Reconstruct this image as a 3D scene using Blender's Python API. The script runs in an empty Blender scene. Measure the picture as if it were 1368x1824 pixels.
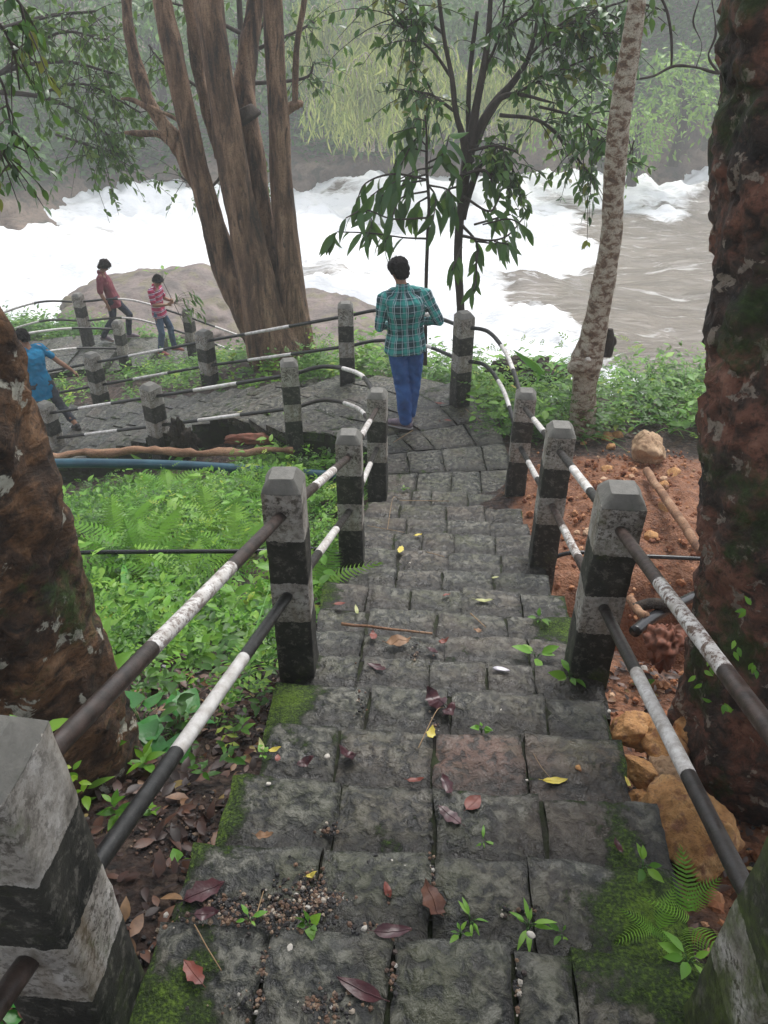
import bpy, math, random
import numpy as np
from mathutils import Vector, Matrix
random.seed(7); rng = np.random.default_rng(11)
R_ = math.radians
sc = bpy.context.scene
COL = sc.collection
# ---------------------------------------------------------------- camera, world, sun, exposure
PIT, YAW, FPX, CZ = R_(34.6), R_(4.2), 1370.0, 3.85
cam = bpy.data.cameras.new('camera'); camo = bpy.data.objects.new('camera', cam); COL.objects.link(camo)
cam.lens = FPX / 1824 * 36; cam.sensor_width = 36; cam.clip_end = 400; cam.clip_start = 0.02
camo.location = (0, 0, CZ); camo.rotation_euler = (math.pi / 2 - PIT, 0, YAW); sc.camera = camo
SUN_EL, SUN_AZ = R_(58), R_(20)
w = bpy.data.worlds.new('World'); sc.world = w; w.use_nodes = True
sky = w.node_tree.nodes.new('ShaderNodeTexSky'); sky.sky_type = 'NISHITA'; sky.sun_disc = False
sky.sun_elevation = SUN_EL; sky.sun_rotation = SUN_AZ; sky.dust_density = 1.5; sky.air_density = 1.0; sky.ozone_density = 0.4
hs = w.node_tree.nodes.new('ShaderNodeHueSaturation'); hs.inputs['Saturation'].default_value = 0.25
w.node_tree.links.new(sky.outputs[0], hs.inputs['Color'])
w.node_tree.links.new(hs.outputs[0], w.node_tree.nodes['Background'].inputs[0])
w.node_tree.nodes['Background'].inputs[1].default_value = 0.15
sl = bpy.data.lights.new('sun', 'SUN'); sl.energy = 1.5; sl.angle = R_(25); sl.color = (1, .97, .93)
so = bpy.data.objects.new('sun', sl); COL.objects.link(so)
sdir = Vector((math.sin(SUN_AZ) * math.cos(SUN_EL), math.cos(SUN_AZ) * math.cos(SUN_EL), math.sin(SUN_EL)))
so.rotation_euler = sdir.to_track_quat('Z', 'Y').to_euler()
sc.view_settings.view_transform = 'Standard'; sc.view_settings.look = 'None'
sc.view_settings.exposure = 1.0; sc.view_settings.gamma = 1; sc.cycles.volume_bounces = 1; sc.cycles.max_bounces = 6; sc.cycles.diffuse_bounces = 3
# ---------------------------------------------------------------- pixel and frame helpers
cp, sp, cy_, sy_ = math.cos(PIT), math.sin(PIT), math.cos(YAW), math.sin(YAW)
RT = np.array([cy_, sy_, 0]); FW = np.array([-sy_ * cp, cy_ * cp, -sp]); UP = np.array([-sy_ * sp, cy_ * sp, cp])
CAM = np.array([0, 0, CZ])
def at(px, py, F=None, z=None):
    """the point seen at a pixel of the photograph, at forward distance F or on the level z"""
    dx, dy = (px - 684) / FPX, (912 - py) / FPX
    d = FW + dx * RT + dy * UP
    t = F / (cp + dy * sp) if F is not None else (z - CZ) / d[2]
    return CAM + t * d
def W(R, F, h):
    """right, forward, below camera -> world"""
    return np.array([R * cy_ - F * sy_, R * sy_ + F * cy_, CZ - h])
def pix(p):
    q = np.asarray(p) - CAM
    d = q @ FW
    return 684 + FPX * (q @ RT) / d, 912 - FPX * (q @ UP) / d
# ---------------------------------------------------------------- numpy noise
def _h(ix, iy, iz, seed):
    n = (ix.astype(np.int64) * 374761393 + iy.astype(np.int64) * 668265263 + iz.astype(np.int64) * 2147483647 + seed * 1274126177) & 0xffffffff
    n = ((n ^ (n >> 13)) * 1274126177) & 0xffffffff
    n = (n ^ (n >> 16)) & 0xffff
    return n / 65535.0
def vnoise(P, seed=0):
    P = np.asarray(P, float); i = np.floor(P); f = P - i; f = f * f * (3 - 2 * f); i = i.astype(np.int64)
    r = 0
    for a in (0, 1):
        for b in (0, 1):
            for c in (0, 1):
                wt = (f[:, 0] if a else 1 - f[:, 0]) * (f[:, 1] if b else 1 - f[:, 1]) * (f[:, 2] if c else 1 - f[:, 2])
                r = r + wt * _h(i[:, 0] + a, i[:, 1] + b, i[:, 2] + c, seed)
    return r * 2 - 1
def fbm(P, scale=1.0, octv=4, seed=0, gain=.5):
    P = np.asarray(P, float) * scale; r = 0; a = 1
    for o in range(octv):
        r = r + a * vnoise(P, seed + o * 17); P = P * 2.03 + 3.1; a *= gain
    return r
# ---------------------------------------------------------------- mesh helpers
def tag(o, label=None, cat=None, group=None, kind=None):
    if label: o['label'] = label
    if cat: o['category'] = cat
    if group: o['group'] = group
    if kind: o['kind'] = kind
    return o
def empty(name, loc, label=None, cat=None, group=None, rz=0, kind=None):
    o = bpy.data.objects.new(name, None); COL.objects.link(o); o.location = tuple(loc); o.rotation_euler.z = rz
    o.empty_display_size = .2
    return tag(o, label, cat, group, kind)
def mesh_np(name, V, faces, mat=None, parent=None, attrs=None, smooth=True, origin=None):
    """V (n,3); faces: list of (m,k) int arrays; attrs: name -> (n,) floats"""
    V = np.asarray(V, float)
    if origin is not None: V = V - np.asarray(origin)
    me = bpy.data.meshes.new(name); me.vertices.add(len(V)); me.vertices.foreach_set('co', V.astype(np.float32).ravel())
    faces = [np.asarray(f, np.int32) for f in faces if len(f)]
    tot = sum(f.size for f in faces); nf = sum(len(f) for f in faces)
    me.loops.add(tot); me.polygons.add(nf)
    me.loops.foreach_set('vertex_index', np.concatenate([f.ravel() for f in faces]))
    sizes = np.concatenate([np.full(len(f), f.shape[1], np.int32) for f in faces])
    st = np.concatenate([[0], np.cumsum(sizes)[:-1]]).astype(np.int32)
    me.polygons.foreach_set('loop_start', st); me.polygons.foreach_set('loop_total', sizes)
    me.polygons.foreach_set('use_smooth', np.full(nf, smooth))
    if attrs:
        for k, a in attrs.items():
            at_ = me.attributes.new(k, 'FLOAT', 'POINT'); at_.data.foreach_set('value', np.asarray(a, np.float32))
    me.update(calc_edges=True)
    if mat: me.materials.append(mat)
    o = bpy.data.objects.new(name, me); COL.objects.link(o)
    if origin is not None: o.location = tuple(np.asarray(origin) - (np.asarray(parent.location) if parent is not None else 0))
    if parent is not None:
        o.parent = parent
        if origin is None and parent.location.length > 0:      # vertices given in world space
            me.transform(Matrix.LocRotScale(parent.location, parent.rotation_euler, None).inverted())
    return o
class MB:
    """collects geometry (world coordinates) for ONE mesh"""
    def __init__(s): s.V = []; s.F = {}; s.A = {}; s.n = 0
    def add(s, V, faces, **attrs):
        V = np.asarray(V, float); s.V.append(V)
        for f in (faces if isinstance(faces, list) else [faces]):
            f = np.asarray(f, np.int64)
            if len(f): s.F.setdefault(f.shape[1], []).append(f + s.n)
        for k, a in attrs.items():
            s.A.setdefault(k, []).append((s.n, np.broadcast_to(np.asarray(a, float), (len(V),))))
        s.n += len(V); return s
    def build(s, name, mat=None, parent=None, smooth=True, origin=None):
        V = np.concatenate(s.V); F = [np.concatenate(v) for v in s.F.values()]; at_ = {}
        for k, lst in s.A.items():
            a = np.zeros(len(V))
            for st, arr in lst: a[st:st + len(arr)] = arr
            at_[k] = a
        return mesh_np(name, V, F, mat, parent, at_, smooth, origin)
def grid_faces(nu, nv, wrap=False):
    """faces of a grid with nu rows of nv columns"""
    i = np.arange(nu - 1)[:, None]; j = np.arange(nv if wrap else nv - 1)[None, :]; j2 = (j + 1) % nv
    return np.stack([i * nv + j, i * nv + j2, (i + 1) * nv + j2, (i + 1) * nv + j], -1).reshape(-1, 4)
def resample(P, n, extra=None):
    """Catmull-Rom through control points; n samples per span"""
    P = np.asarray(P, float); Q = np.vstack([2 * P[0] - P[1], P, 2 * P[-1] - P[-2]]); out = []
    for i in range(1, len(Q) - 2):
        t = np.linspace(0, 1, n, endpoint=False)[:, None]
        a, b, c, d = Q[i - 1], Q[i], Q[i + 1], Q[i + 2]
        out.append(.5 * ((2 * b) + (-a + c) * t + (2 * a - 5 * b + 4 * c - d) * t ** 2 + (-a + 3 * b - 3 * c + d) * t ** 3))
    out.append(P[-1:]); return np.vstack(out)
def tube(P, rad, seg=10, caps=True, rfun=None):
    """rings around the polyline P; returns V, faces, arc length, angle"""
    P = np.asarray(P, float); n = len(P); rad = np.broadcast_to(np.asarray(rad, float), (n,))
    T = np.gradient(P, axis=0); T /= np.linalg.norm(T, axis=1)[:, None] + 1e-9
    ref = np.array([0, 0, 1.]) if abs(T[0, 2]) < .9 else np.array([0, 1., 0])
    N = np.zeros_like(P); v = np.cross(T[0], ref); v /= np.linalg.norm(v); N[0] = v
    for i in range(1, n):
        v = N[i - 1] - T[i] * (N[i - 1] @ T[i]); N[i] = v / (np.linalg.norm(v) + 1e-9)
    B = np.cross(T, N); a = np.linspace(0, 2 * np.pi, seg, endpoint=False)
    s = np.concatenate([[0], np.cumsum(np.linalg.norm(np.diff(P, axis=0), axis=1))])
    r = np.repeat(rad[:, None], seg, 1)
    if rfun is not None: r = r * rfun(s[:, None], a[None, :])
    V = P[:, None] + r[..., None] * (np.cos(a)[None, :, None] * N[:, None] + np.sin(a)[None, :, None] * B[:, None])
    V = V.reshape(-1, 3); F = [grid_faces(n, seg, True)]
    if caps:
        V = np.vstack([V, P[:1], P[-1:]]); k = np.arange(seg); c0, c1 = n * seg, n * seg + 1
        F.append(np.stack([(k + 1) % seg, k, np.full(seg, c0)], -1))
        F.append(np.stack([(n - 1) * seg + k, (n - 1) * seg + (k + 1) % seg, np.full(seg, c1)], -1))
    S = np.repeat(s, seg); A = np.tile(a, n)
    if caps: S = np.append(S, [0, s[-1]]); A = np.append(A, [0, 0])
    return V, F, S, A
def displace(o, fn):
    """move the vertices of a mesh along their normals by fn(world or local coordinates)"""
    me = o.data; n = len(me.vertices); co = np.empty(n * 3, np.float32); me.vertices.foreach_get('co', co); co = co.reshape(-1, 3)
    no = np.empty(n * 3, np.float32); me.vertices.foreach_get('normal', no); no = no.reshape(-1, 3)
    me.vertices.foreach_set('co', (co + no * fn(co)[:, None]).astype(np.float32).ravel()); me.update()
# ---------------------------------------------------------------- node DSL
class N:
    def __init__(s, name, rough=.6):
        s.m = bpy.data.materials.new(name); s.m.use_nodes = True; s.t = s.m.node_tree; s.b = s.t.nodes['Principled BSDF']
        s.out = s.t.nodes['Material Output']; s.b.inputs['Roughness'].default_value = rough; s._tc = None
    def new(s, k): return s.t.nodes.new(k)
    def link(s, a, b):
        if isinstance(a, (int, float)): b.default_value = a
        elif isinstance(a, tuple): b.default_value = a if len(a) == 4 or len(b.default_value) == 3 else (*a, 1)
        else: s.t.links.new(a, b)
    def obj(s):
        if s._tc is None: s._tc = s.new('ShaderNodeTexCoord')
        return s._tc.outputs['Object']
    def attr(s, name):
        n = s.new('ShaderNodeAttribute'); n.attribute_name = name; return n.outputs['Fac']
    def map(s, v, sc_=(1, 1, 1), loc=(0, 0, 0), rot=(0, 0, 0)):
        n = s.new('ShaderNodeMapping'); s.link(v, n.inputs['Vector']); n.inputs['Scale'].default_value = sc_
        n.inputs['Location'].default_value = loc; n.inputs['Rotation'].default_value = rot; return n.outputs[0]
    def noise(s, scale, detail=6, rough=.55, v=None, dist=0, color=False):
        n = s.new('ShaderNodeTexNoise'); n.inputs['Scale'].default_value = scale; n.inputs['Detail'].default_value = detail
        n.inputs['Roughness'].default_value = rough; n.inputs['Distortion'].default_value = dist
        s.link(v if v is not None else s.obj(), n.inputs['Vector']); return n.outputs['Color' if color else 'Fac']
    def voro(s, scale, v=None, feat='F1', out='Distance'):
        n = s.new('ShaderNodeTexVoronoi'); n.feature = feat; n.inputs['Scale'].default_value = scale
        s.link(v if v is not None else s.obj(), n.inputs['Vector']); return n.outputs[out]
    def ramp(s, f, stops, interp='LINEAR'):
        n = s.new('ShaderNodeValToRGB'); n.color_ramp.interpolation = interp; s.link(f, n.inputs[0]); e = n.color_ramp.elements
        while len(e) < len(stops): e.new(.5)
        for x, (p, c) in zip(e, stops):
            x.position = p; x.color = (c, c, c, 1) if isinstance(c, (int, float)) else (*c, 1)
        return n.outputs[0]
    def mix(s, f, a, b, mode='MIX'):
        n = s.new('ShaderNodeMix'); n.data_type = 'RGBA'; n.blend_type = mode
        s.link(f, n.inputs[0]); s.link(a, n.inputs[6]); s.link(b, n.inputs[7]); return n.outputs[2]
    def math(s, op, a, b=0., c=0., clamp=False):
        n = s.new('ShaderNodeMath'); n.operation = op; n.use_clamp = clamp
        s.link(a, n.inputs[0]); s.link(b, n.inputs[1]); s.link(c, n.inputs[2]); return n.outputs[0]
    def sep(s, v):
        n = s.new('ShaderNodeSeparateXYZ'); s.link(v, n.inputs[0]); return n.outputs
    def bump(s, h, strength=.5, dist=.01, prev=None):
        n = s.new('ShaderNodeBump'); n.inputs['Strength'].default_value = strength; n.inputs['Distance'].default_value = dist
        s.link(h, n.inputs['Height'])
        if prev is not None: s.link(prev, n.inputs['Normal'])
        s.link(n.outputs[0], s.b.inputs['Normal']); return n.outputs[0]
    def col(s, c): s.link(c, s.b.inputs['Base Color']); return s
    def rough(s, r): s.link(r, s.b.inputs['Roughness']); return s
    def translucent(s, c, f):
        t = s.new('ShaderNodeBsdfTranslucent'); s.link(c, t.inputs['Color']); m = s.new('ShaderNodeMixShader'); m.inputs[0].default_value = f
        s.t.links.new(s.b.outputs[0], m.inputs[1]); s.t.links.new(t.outputs[0], m.inputs[2]); s.t.links.new(m.outputs[0], s.out.inputs[0]); return s
M = {}
def leafmat(key, stops, rough=.42, tr=.3, bumpy=True, holes=0):
    n = N(key, rough); r = n.attr('rnd'); c = n.ramp(r, stops)
    c2 = n.mix(n.ramp(n.noise(9, 3), [(.35, 0), (.7, .35)]), c, (.05, .075, .02), 'MIX')
    n.col(c2); n.b.inputs['Specular IOR Level'].default_value = .35
    n.bump(n.noise(55, 4), .6, .003)
    n.translucent(n.mix(.5, c2, (.25, .42, .04), 'MIX'), tr); M[key] = n.m
leafmat('leaf_herb', [(0, (.010, .042, .007)), (.3, (.035, .12, .012)), (.65, (.095, .25, .018)), (.93, (.21, .40, .028)), (1, (.34, .45, .04))], tr=.28)
leafmat('leaf_fern', [(0, (.09, .27, .03)), (.6, (.18, .40, .045)), (1, (.28, .50, .07))], tr=.3)
leafmat('leaf_grass', [(0, (.05, .2, .03)), (.6, (.10, .33, .045)), (1, (.2, .42, .07))], rough=.45)
leafmat('leaf_broad', [(0, (.03, .14, .03)), (.6, (.05, .24, .05)), (1, (.09, .34, .06))], rough=.3)
leafmat('leaf_dark', [(0, (.012, .044, .017)), (.5, (.034, .105, .028)), (.85, (.08, .19, .04)), (.985, (.15, .29, .05)), (1, (.35, .06, .02))], rough=.3, tr=.2)
leafmat('leaf_mid', [(0, (.02, .06, .018)), (.5, (.05, .13, .03)), (.9, (.11, .23, .045)), (1, (.20, .29, .06))], rough=.4, tr=.28)
leafmat('leaf_far', [(0, (.02, .07, .015)), (.5, (.08, .22, .035)), (1, (.20, .40, .06))], rough=.6, tr=.25)
leafmat('leaf_bright', [(0, (.10, .22, .03)), (.5, (.22, .42, .05)), (1, (.34, .52, .08))], rough=.5, tr=.3)
leafmat('leaf_bamboo', [(0, (.13, .18, .035)), (.5, (.34, .40, .09)), (1, (.60, .60, .18))], rough=.55, tr=.3)
def stone_mat():
    n = N('wet_slate', .5); v = n.obj(); r = n.attr('rnd'); ms = n.attr('moss')
    base = n.ramp(n.noise(5, 8, .68), [(.3, (.017, .020, .015)), (.5, (.044, .046, .034)), (.7, (.105, .098, .072))])
    pit = n.noise(26, 5, .6, dist=.35); pitm = n.ramp(pit, [(.43, .95), (.50, 0)])
    base = n.mix(n.ramp(pit, [(.515, 0), (.59, .75)]), base, n.ramp(n.noise(8, 4), [(.35, (.12, .115, .085)), (.65, (.22, .215, .18))]))
    base = n.mix(pitm, base, (.0075, .009, .009))
    base = n.mix(n.ramp(n.noise(75, 5, .7), [(.35, .6), (.48, 0)]), base, (.012, .013, .012))
    base = n.mix(n.ramp(n.noise(48, 5, .7), [(.58, 0), (.72, .55)]), base, (.19, .19, .175))
    base = n.mix(n.ramp(r, [(.3, 0), (.8, .22), (.93, .8)]), base, n.mix(pitm, n.ramp(n.noise(14, 4), [(.3, (.10, .055, .042)), (.7, (.20, .105, .078))]), (.04, .028, .024)))
    base = n.mix(n.ramp(n.noise(1.7, 5, .6), [(.50, 0), (.66, .5)]), base, (.095, .064, .044))
    base = n.mix(n.ramp(n.noise(2.3, 6, .65, v=n.map(v, loc=(3, 1, 0))), [(.48, 0), (.62, .55)]), base, n.mix(pitm, (.060, .066, .026), (.012, .014, .007)))
    base = n.mix(n.math('MULTIPLY', n.attr('dirt'), n.ramp(n.noise(12, 5, .7), [(.3, .35), (.6, 1)])), base, n.ramp(n.noise(30, 4), [(.35, (.004, .0035, .003)), (.65, (.018, .014, .010))]))  # shade below each nosing painted dark at the tread back, mixed with dirt
    base = n.mix(n.math('MULTIPLY', n.attr('worn'), n.ramp(n.noise(20, 5, .7), [(.35, .2), (.6, .75)])), base, (.16, .158, .14))  # lit lip of the nosing painted lighter, together with wear
    mossn = n.math('ADD', ms, n.math('ADD', n.math('MULTIPLY', n.math('SUBTRACT', n.noise(19, 7, .72), .5), 1.5), n.math('MULTIPLY', n.math('SUBTRACT', n.noise(6, 3), .55), 1.1)))
    mf = n.ramp(mossn, [(.42, 0), (.62, .95)])
    mc = n.ramp(n.math('ADD', n.noise(110, 4), n.math('MULTIPLY', n.math('SUBTRACT', mossn, .6), .35)), [(.3, (.012, .024, .005)), (.55, (.035, .065, .009)), (.8, (.13, .22, .018))])
    n.col(n.mix(mf, base, mc))
    n.rough(n.mix(mf, n.ramp(n.noise(9, 5), [(.35, .2), (.65, .55)]), (.9, .9, .9)))
    b1 = n.bump(pit, .95, .022); b2 = n.bump(n.noise(70, 5, .6), .5, .007, b1)
    n.bump(n.math('MULTIPLY', mf, n.noise(140, 4)), .8, .014, b2); M['stone'] = n.m
stone_mat()
def soil_mat():
    n = N('soil_and_litter', .8); cl = n.attr('clay')
    d = n.ramp(n.noise(14, 8, .65), [(.35, (.007, .0045, .0035)), (.5, (.028, .014, .010)), (.7, (.085, .045, .03))])
    d = n.mix(n.ramp(n.voro(38, out='Color'), [(.55, 0), (.8, .55)]), d, (.13, .085, .06))
    c = n.ramp(n.noise(11, 8, .7), [(.3, (.09, .034, .018)), (.5, (.23, .095, .045)), (.75, (.40, .20, .11))])
    f = n.ramp(n.math('ADD', cl, n.math('MULTIPLY', n.math('SUBTRACT', n.noise(7, 5), .5), .6)), [(.4, 0), (.6, 1)])
    n.col(n.mix(f, d, c)); n.rough(n.ramp(n.noise(20, 4), [(.3, .45), (.6, .9)]))
    b = n.bump(n.noise(30, 8, .7), .9, .03); n.bump(n.voro(55), .7, .015, b); M['soil'] = n.m
soil_mat()
def rock_mat(key, stops, sc_=3, rough=.8, extra=None, bd=.04):
    n = N(key, rough); c = n.ramp(n.noise(sc_, 8, .62, dist=.4), stops)
    if extra: c = n.mix(n.ramp(n.noise(sc_ * 2.3, 6), [(.52, 0), (.62, .8)]), c, extra)
    c = n.mix(n.ramp(n.noise(sc_ * 14, 4), [(.3, .45), (.5, 0)]), c, (.03, .025, .02)); n.col(c)
    b = n.bump(n.noise(sc_ * 3, 8, .65), .7, bd); n.bump(n.noise(sc_ * 22, 5), .5, bd * .2, b); M[key] = n.m
rock_mat('orange_rock', [(.3, (.28, .12, .04)), (.5, (.52, .27, .10)), (.7, (.68, .44, .22))], 7, .7, (.2, .08, .05), .02)
rock_mat('pale_rock', [(.3, (.26, .15, .08)), (.6, (.45, .3, .18)), (.8, (.55, .42, .29))], 6, .8, None, .02)
rock_mat('river_rock', [(.3, (.06, .048, .042)), (.5, (.15, .115, .10)), (.7, (.25, .19, .165))], 1.1, .6, (.16, .14, .075), .08)
rock_mat('cliff', [(.3, (.06, .042, .032)), (.5, (.19, .135, .10)), (.72, (.36, .27, .20))], .5, .7, (.05, .055, .035), .25)
def bark(key, stops, vs=(1, 1, .25), scale=7, moss=.0, mosscol=(.03, .06, .012), lichen=None, lich=.6, bd=.03, crack=.5, rough=.85):
    n = N(key, rough); v = n.map(n.obj(), vs)
    a = n.noise(scale, 8, .65, v=v, dist=.5); c = n.ramp(a, stops)
    cr = n.noise(scale * 2.6, 6, .6, v=v, dist=1.2); c = n.mix(n.ramp(cr, [(.33, crack), (.47, 0)]), c, (.012, .009, .007))
    if lichen:
        l = n.noise(lich * 6, 5, .6, dist=.3); c = n.mix(n.ramp(l, [(.595, 0), (.615, .9)]), c, lichen)
    c = n.mix(n.ramp(n.noise(scale * 9, 6, .75), [(.36, .7), (.5, 0)]), c, (.012, .009, .007)); c = n.mix(n.ramp(n.noise(scale * 7, 6, .75), [(.55, 0), (.7, .4)]), c, stops[-1][1])
    if moss:
        mm = n.noise(2.6, 7, .7); f = n.ramp(mm, [(.66 - moss * .3, 0), (.75 - moss * .3, .9)])
        c = n.mix(f, c, n.ramp(n.noise(70, 3), [(.35, tuple(x * .45 for x in mosscol)), (.7, mosscol)]))
    n.col(c); b = n.bump(a, .9, bd); b = n.bump(cr, .8, bd * .5, b); n.bump(n.noise(90, 5), .5, .004, b); M[key] = n.m
bark('bark_left', [(.35, (.010, .007, .005)), (.47, (.055, .030, .017)), (.58, (.155, .080, .038)), (.72, (.27, .16, .09))], (1, 1, 1.7), 4, .36, (.05, .10, .018), (.42, .41, .34), 1.15, .03, .9)
bark('bark_right', [(.36, (.012, .009, .008)), (.47, (.05, .032, .024)), (.56, (.15, .065, .043)), (.72, (.26, .13, .088))], (1, 1, 1.1), 4, .47, (.035, .06, .012), (.24, .2, .16), 2.2, .035, .85)
bark('bark_stems', [(.36, (.022, .012, .007)), (.46, (.12, .066, .038)), (.56, (.25, .15, .09)), (.7, (.38, .26, .17))], (1, 1, .16), 7, 0, bd=.05, crack=.9)
bark('bark_mottled', [(.38, (.10, .06, .036)), (.46, (.19, .12, .078)), (.505, (.36, .31, .24)), (.75, (.55, .51, .42))], (1, 1, 1.5), 11, 0, bd=.01, crack=.35)
bark('bark_twig', [(.3, (.02, .015, .012)), (.7, (.07, .052, .04))], (1, 1, .3), 14, 0, bd=.005)
bark('wood_log', [(.3, (.12, .055, .03)), (.5, (.28, .15, .085)), (.75, (.42, .27, .17))], (.4, 1, 1), 9, 0, bd=.008, crack=.3)
bark('stump_wood', [(.3, (.012, .009, .007)), (.6, (.05, .035, .025)), (.8, (.1, .07, .05))], (1, 1, .6), 8, 0, bd=.05)
def paint_mat(key, light, dark, kind):
    """dirty concrete posts in broad white and black bands, or pipes with one white length"""
    n = N(key, .6)
    if kind == 'post':
        z = n.sep(n.obj())[2]; jag = n.math('MULTIPLY', n.math('SUBTRACT', n.noise(30, 6, .7), .5), .034)
        d = n.math('ADD', n.math('SUBTRACT', .94, z), jag)     # distance below the top
        m1 = n.math('MULTIPLY', n.math('GREATER_THAN', d, .26), n.math('LESS_THAN', d, .46)); m2 = n.math('GREATER_THAN', d, .655)
        blk = n.math('MAXIMUM', m1, m2); wear = n.ramp(n.noise(13, 8, .7), [(.50, 0), (.60, 1)])
        white = n.ramp(n.noise(9, 8, .65), [(.28, (.10, .09, .075)), (.45, (.33, .305, .27)), (.6, (.5, .475, .44)), (.75, (.62, .6, .57))])
        white = n.mix(n.math('MULTIPLY', n.ramp(n.noise(46, 8, .8), [(.44, .95), (.51, 0)]), n.ramp(n.noise(6, 3), [(.35, .25), (.6, 1)])), white, (.05, .04, .03))
        white = n.mix(n.ramp(n.noise(4, 5, .6, v=n.map(n.obj(), (2.5, 2.5, .5))), [(.48, 0), (.66, .6)]), white, (.15, .11, .06))
        white = n.mix(n.ramp(n.noise(3.2, 3), [(.55, 0), (.7, .55)]), white, (.17, .15, .09))
        grey = n.ramp(n.noise(30, 6), [(.3, (.10, .095, .085)), (.7, (.24, .22, .2))])
        top = n.math('LESS_THAN', d, .052); white = n.mix(top, white, n.mix(.6, grey, (.12, .12, .105)))
        black = n.mix(n.ramp(n.noise(26, 8, .8), [(.53, 0), (.60, .8)]), n.ramp(n.noise(9, 6, .7), [(.35, (.009, .010, .009)), (.65, (.045, .044, .036))]), (.15, .14, .12))
        c = n.mix(blk, white, black)
        mo = n.math('ADD', n.attr('moss'), n.math('MULTIPLY', n.math('SUBTRACT', n.noise(7, 7, .75), .5), 1.3))
        c = n.mix(n.ramp(mo, [(.40, 0), (.66, .88)]), c, n.ramp(n.noise(60, 3), [(.3, (.025, .035, .008)), (.7, (.085, .12, .02))]))
        n.col(c); b = n.bump(n.noise(40, 7, .7), .6, .006); n.bump(n.noise(9, 5), .5, .015, b)
    else:
        s = n.attr('s'); blk = n.math('SUBTRACT', 1., n.math('MULTIPLY', n.math('GREATER_THAN', s, .35), n.math('LESS_THAN', s, .665)))
        chip = n.ramp(n.noise(45, 7, .75), [(.44, 1), (.52, 0)])
        wc = n.mix(n.math('MULTIPLY', chip, n.attr('wear')), n.ramp(n.noise(20, 5), [(.3, (.42, .38, .34)), (.6, (.72, .7, .68))]), (.12, .07, .05))
        bc = n.mix(n.attr('wear'), n.ramp(n.noise(40, 6, .7), [(.4, (.011, .012, .012)), (.66, (.03, .03, .029)), (.74, (.22, .21, .2))]), n.ramp(n.noise(30, 6), [(.35, (.022, .015, .012)), (.7, (.085, .055, .045))]))
        n.col(n.mix(blk, wc, bc)); n.rough(n.ramp(n.noise(25, 4), [(.3, .28), (.7, .6)])); n.bump(n.noise(60, 6, .7), .5, .003)
    M[key] = n.m
paint_mat('post_paint', None, None, 'post'); paint_mat('rail_paint', None, None, 'rail')
def plain(key, c, rough=.6, c2=None, sc_=20, bump=0, spec=None, metal=0):
    n = N(key, rough); n.col(n.ramp(n.noise(sc_, 5), [(.35, c), (.65, c2 or tuple(x * .75 for x in c))]))
    if bump: n.bump(n.noise(sc_ * 2, 5), .5, bump)
    if metal: n.b.inputs['Metallic'].default_value = metal
    if 'hair' in key: n.b.inputs['Specular IOR Level'].default_value = .12
    M[key] = n.m
plain('mortar', (.012, .009, .007), .9, (.022, .032, .008), 14, .02)
plain('black_pipe', (.012, .012, .014), .25, (.02, .02, .022)); plain('blue_pipe', (.012, .05, .08), .3, (.025, .085, .12), 6)
plain('rusty', (.22, .07, .035), .7, (.12, .045, .025), 25, .004); plain('skin', (.30, .155, .095), .5, (.25, .125, .075), 8)
plain('hair_black', (.006, .005, .005), .75, (.012, .009, .009), 60, .006, ); plain('hair_brown', (.010, .007, .006), .75, (.02, .012, .01), 60, .006)
plain('eye_white', (.6, .58, .55), .3); plain('sole', (.35, .33, .33), .6); plain('dead_leaf', (.14, .055, .03), .6, (.08, .03, .02), 30, .003)
plain('purple_leaf', (.045, .012, .018), .35, (.085, .025, .03), 25, .003); plain('red_leaf', (.22, .05, .03), .45, (.15, .04, .03), 25, .003)
plain('yellow_leaf', (.55, .42, .05), .5, (.62, .55, .12), 20, .003); plain('pale_leaf', (.45, .45, .2), .5, (.3, .33, .12), 20, .003)
plain('tan_leaf', (.30, .17, .09), .6, (.2, .11, .06), 20, .003); plain('straw', (.32, .22, .12), .7, (.24, .15, .08), 30)
plain('plastic_white', (.55, .52, .58), .3, (.42, .4, .45), 20, .002); plain('chip_white', (.6, .56, .5), .7, (.42, .38, .33), 30)
plain('flower_red', (.6, .12, .06), .5); plain('stem_green', (.06, .14, .03), .5)
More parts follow.
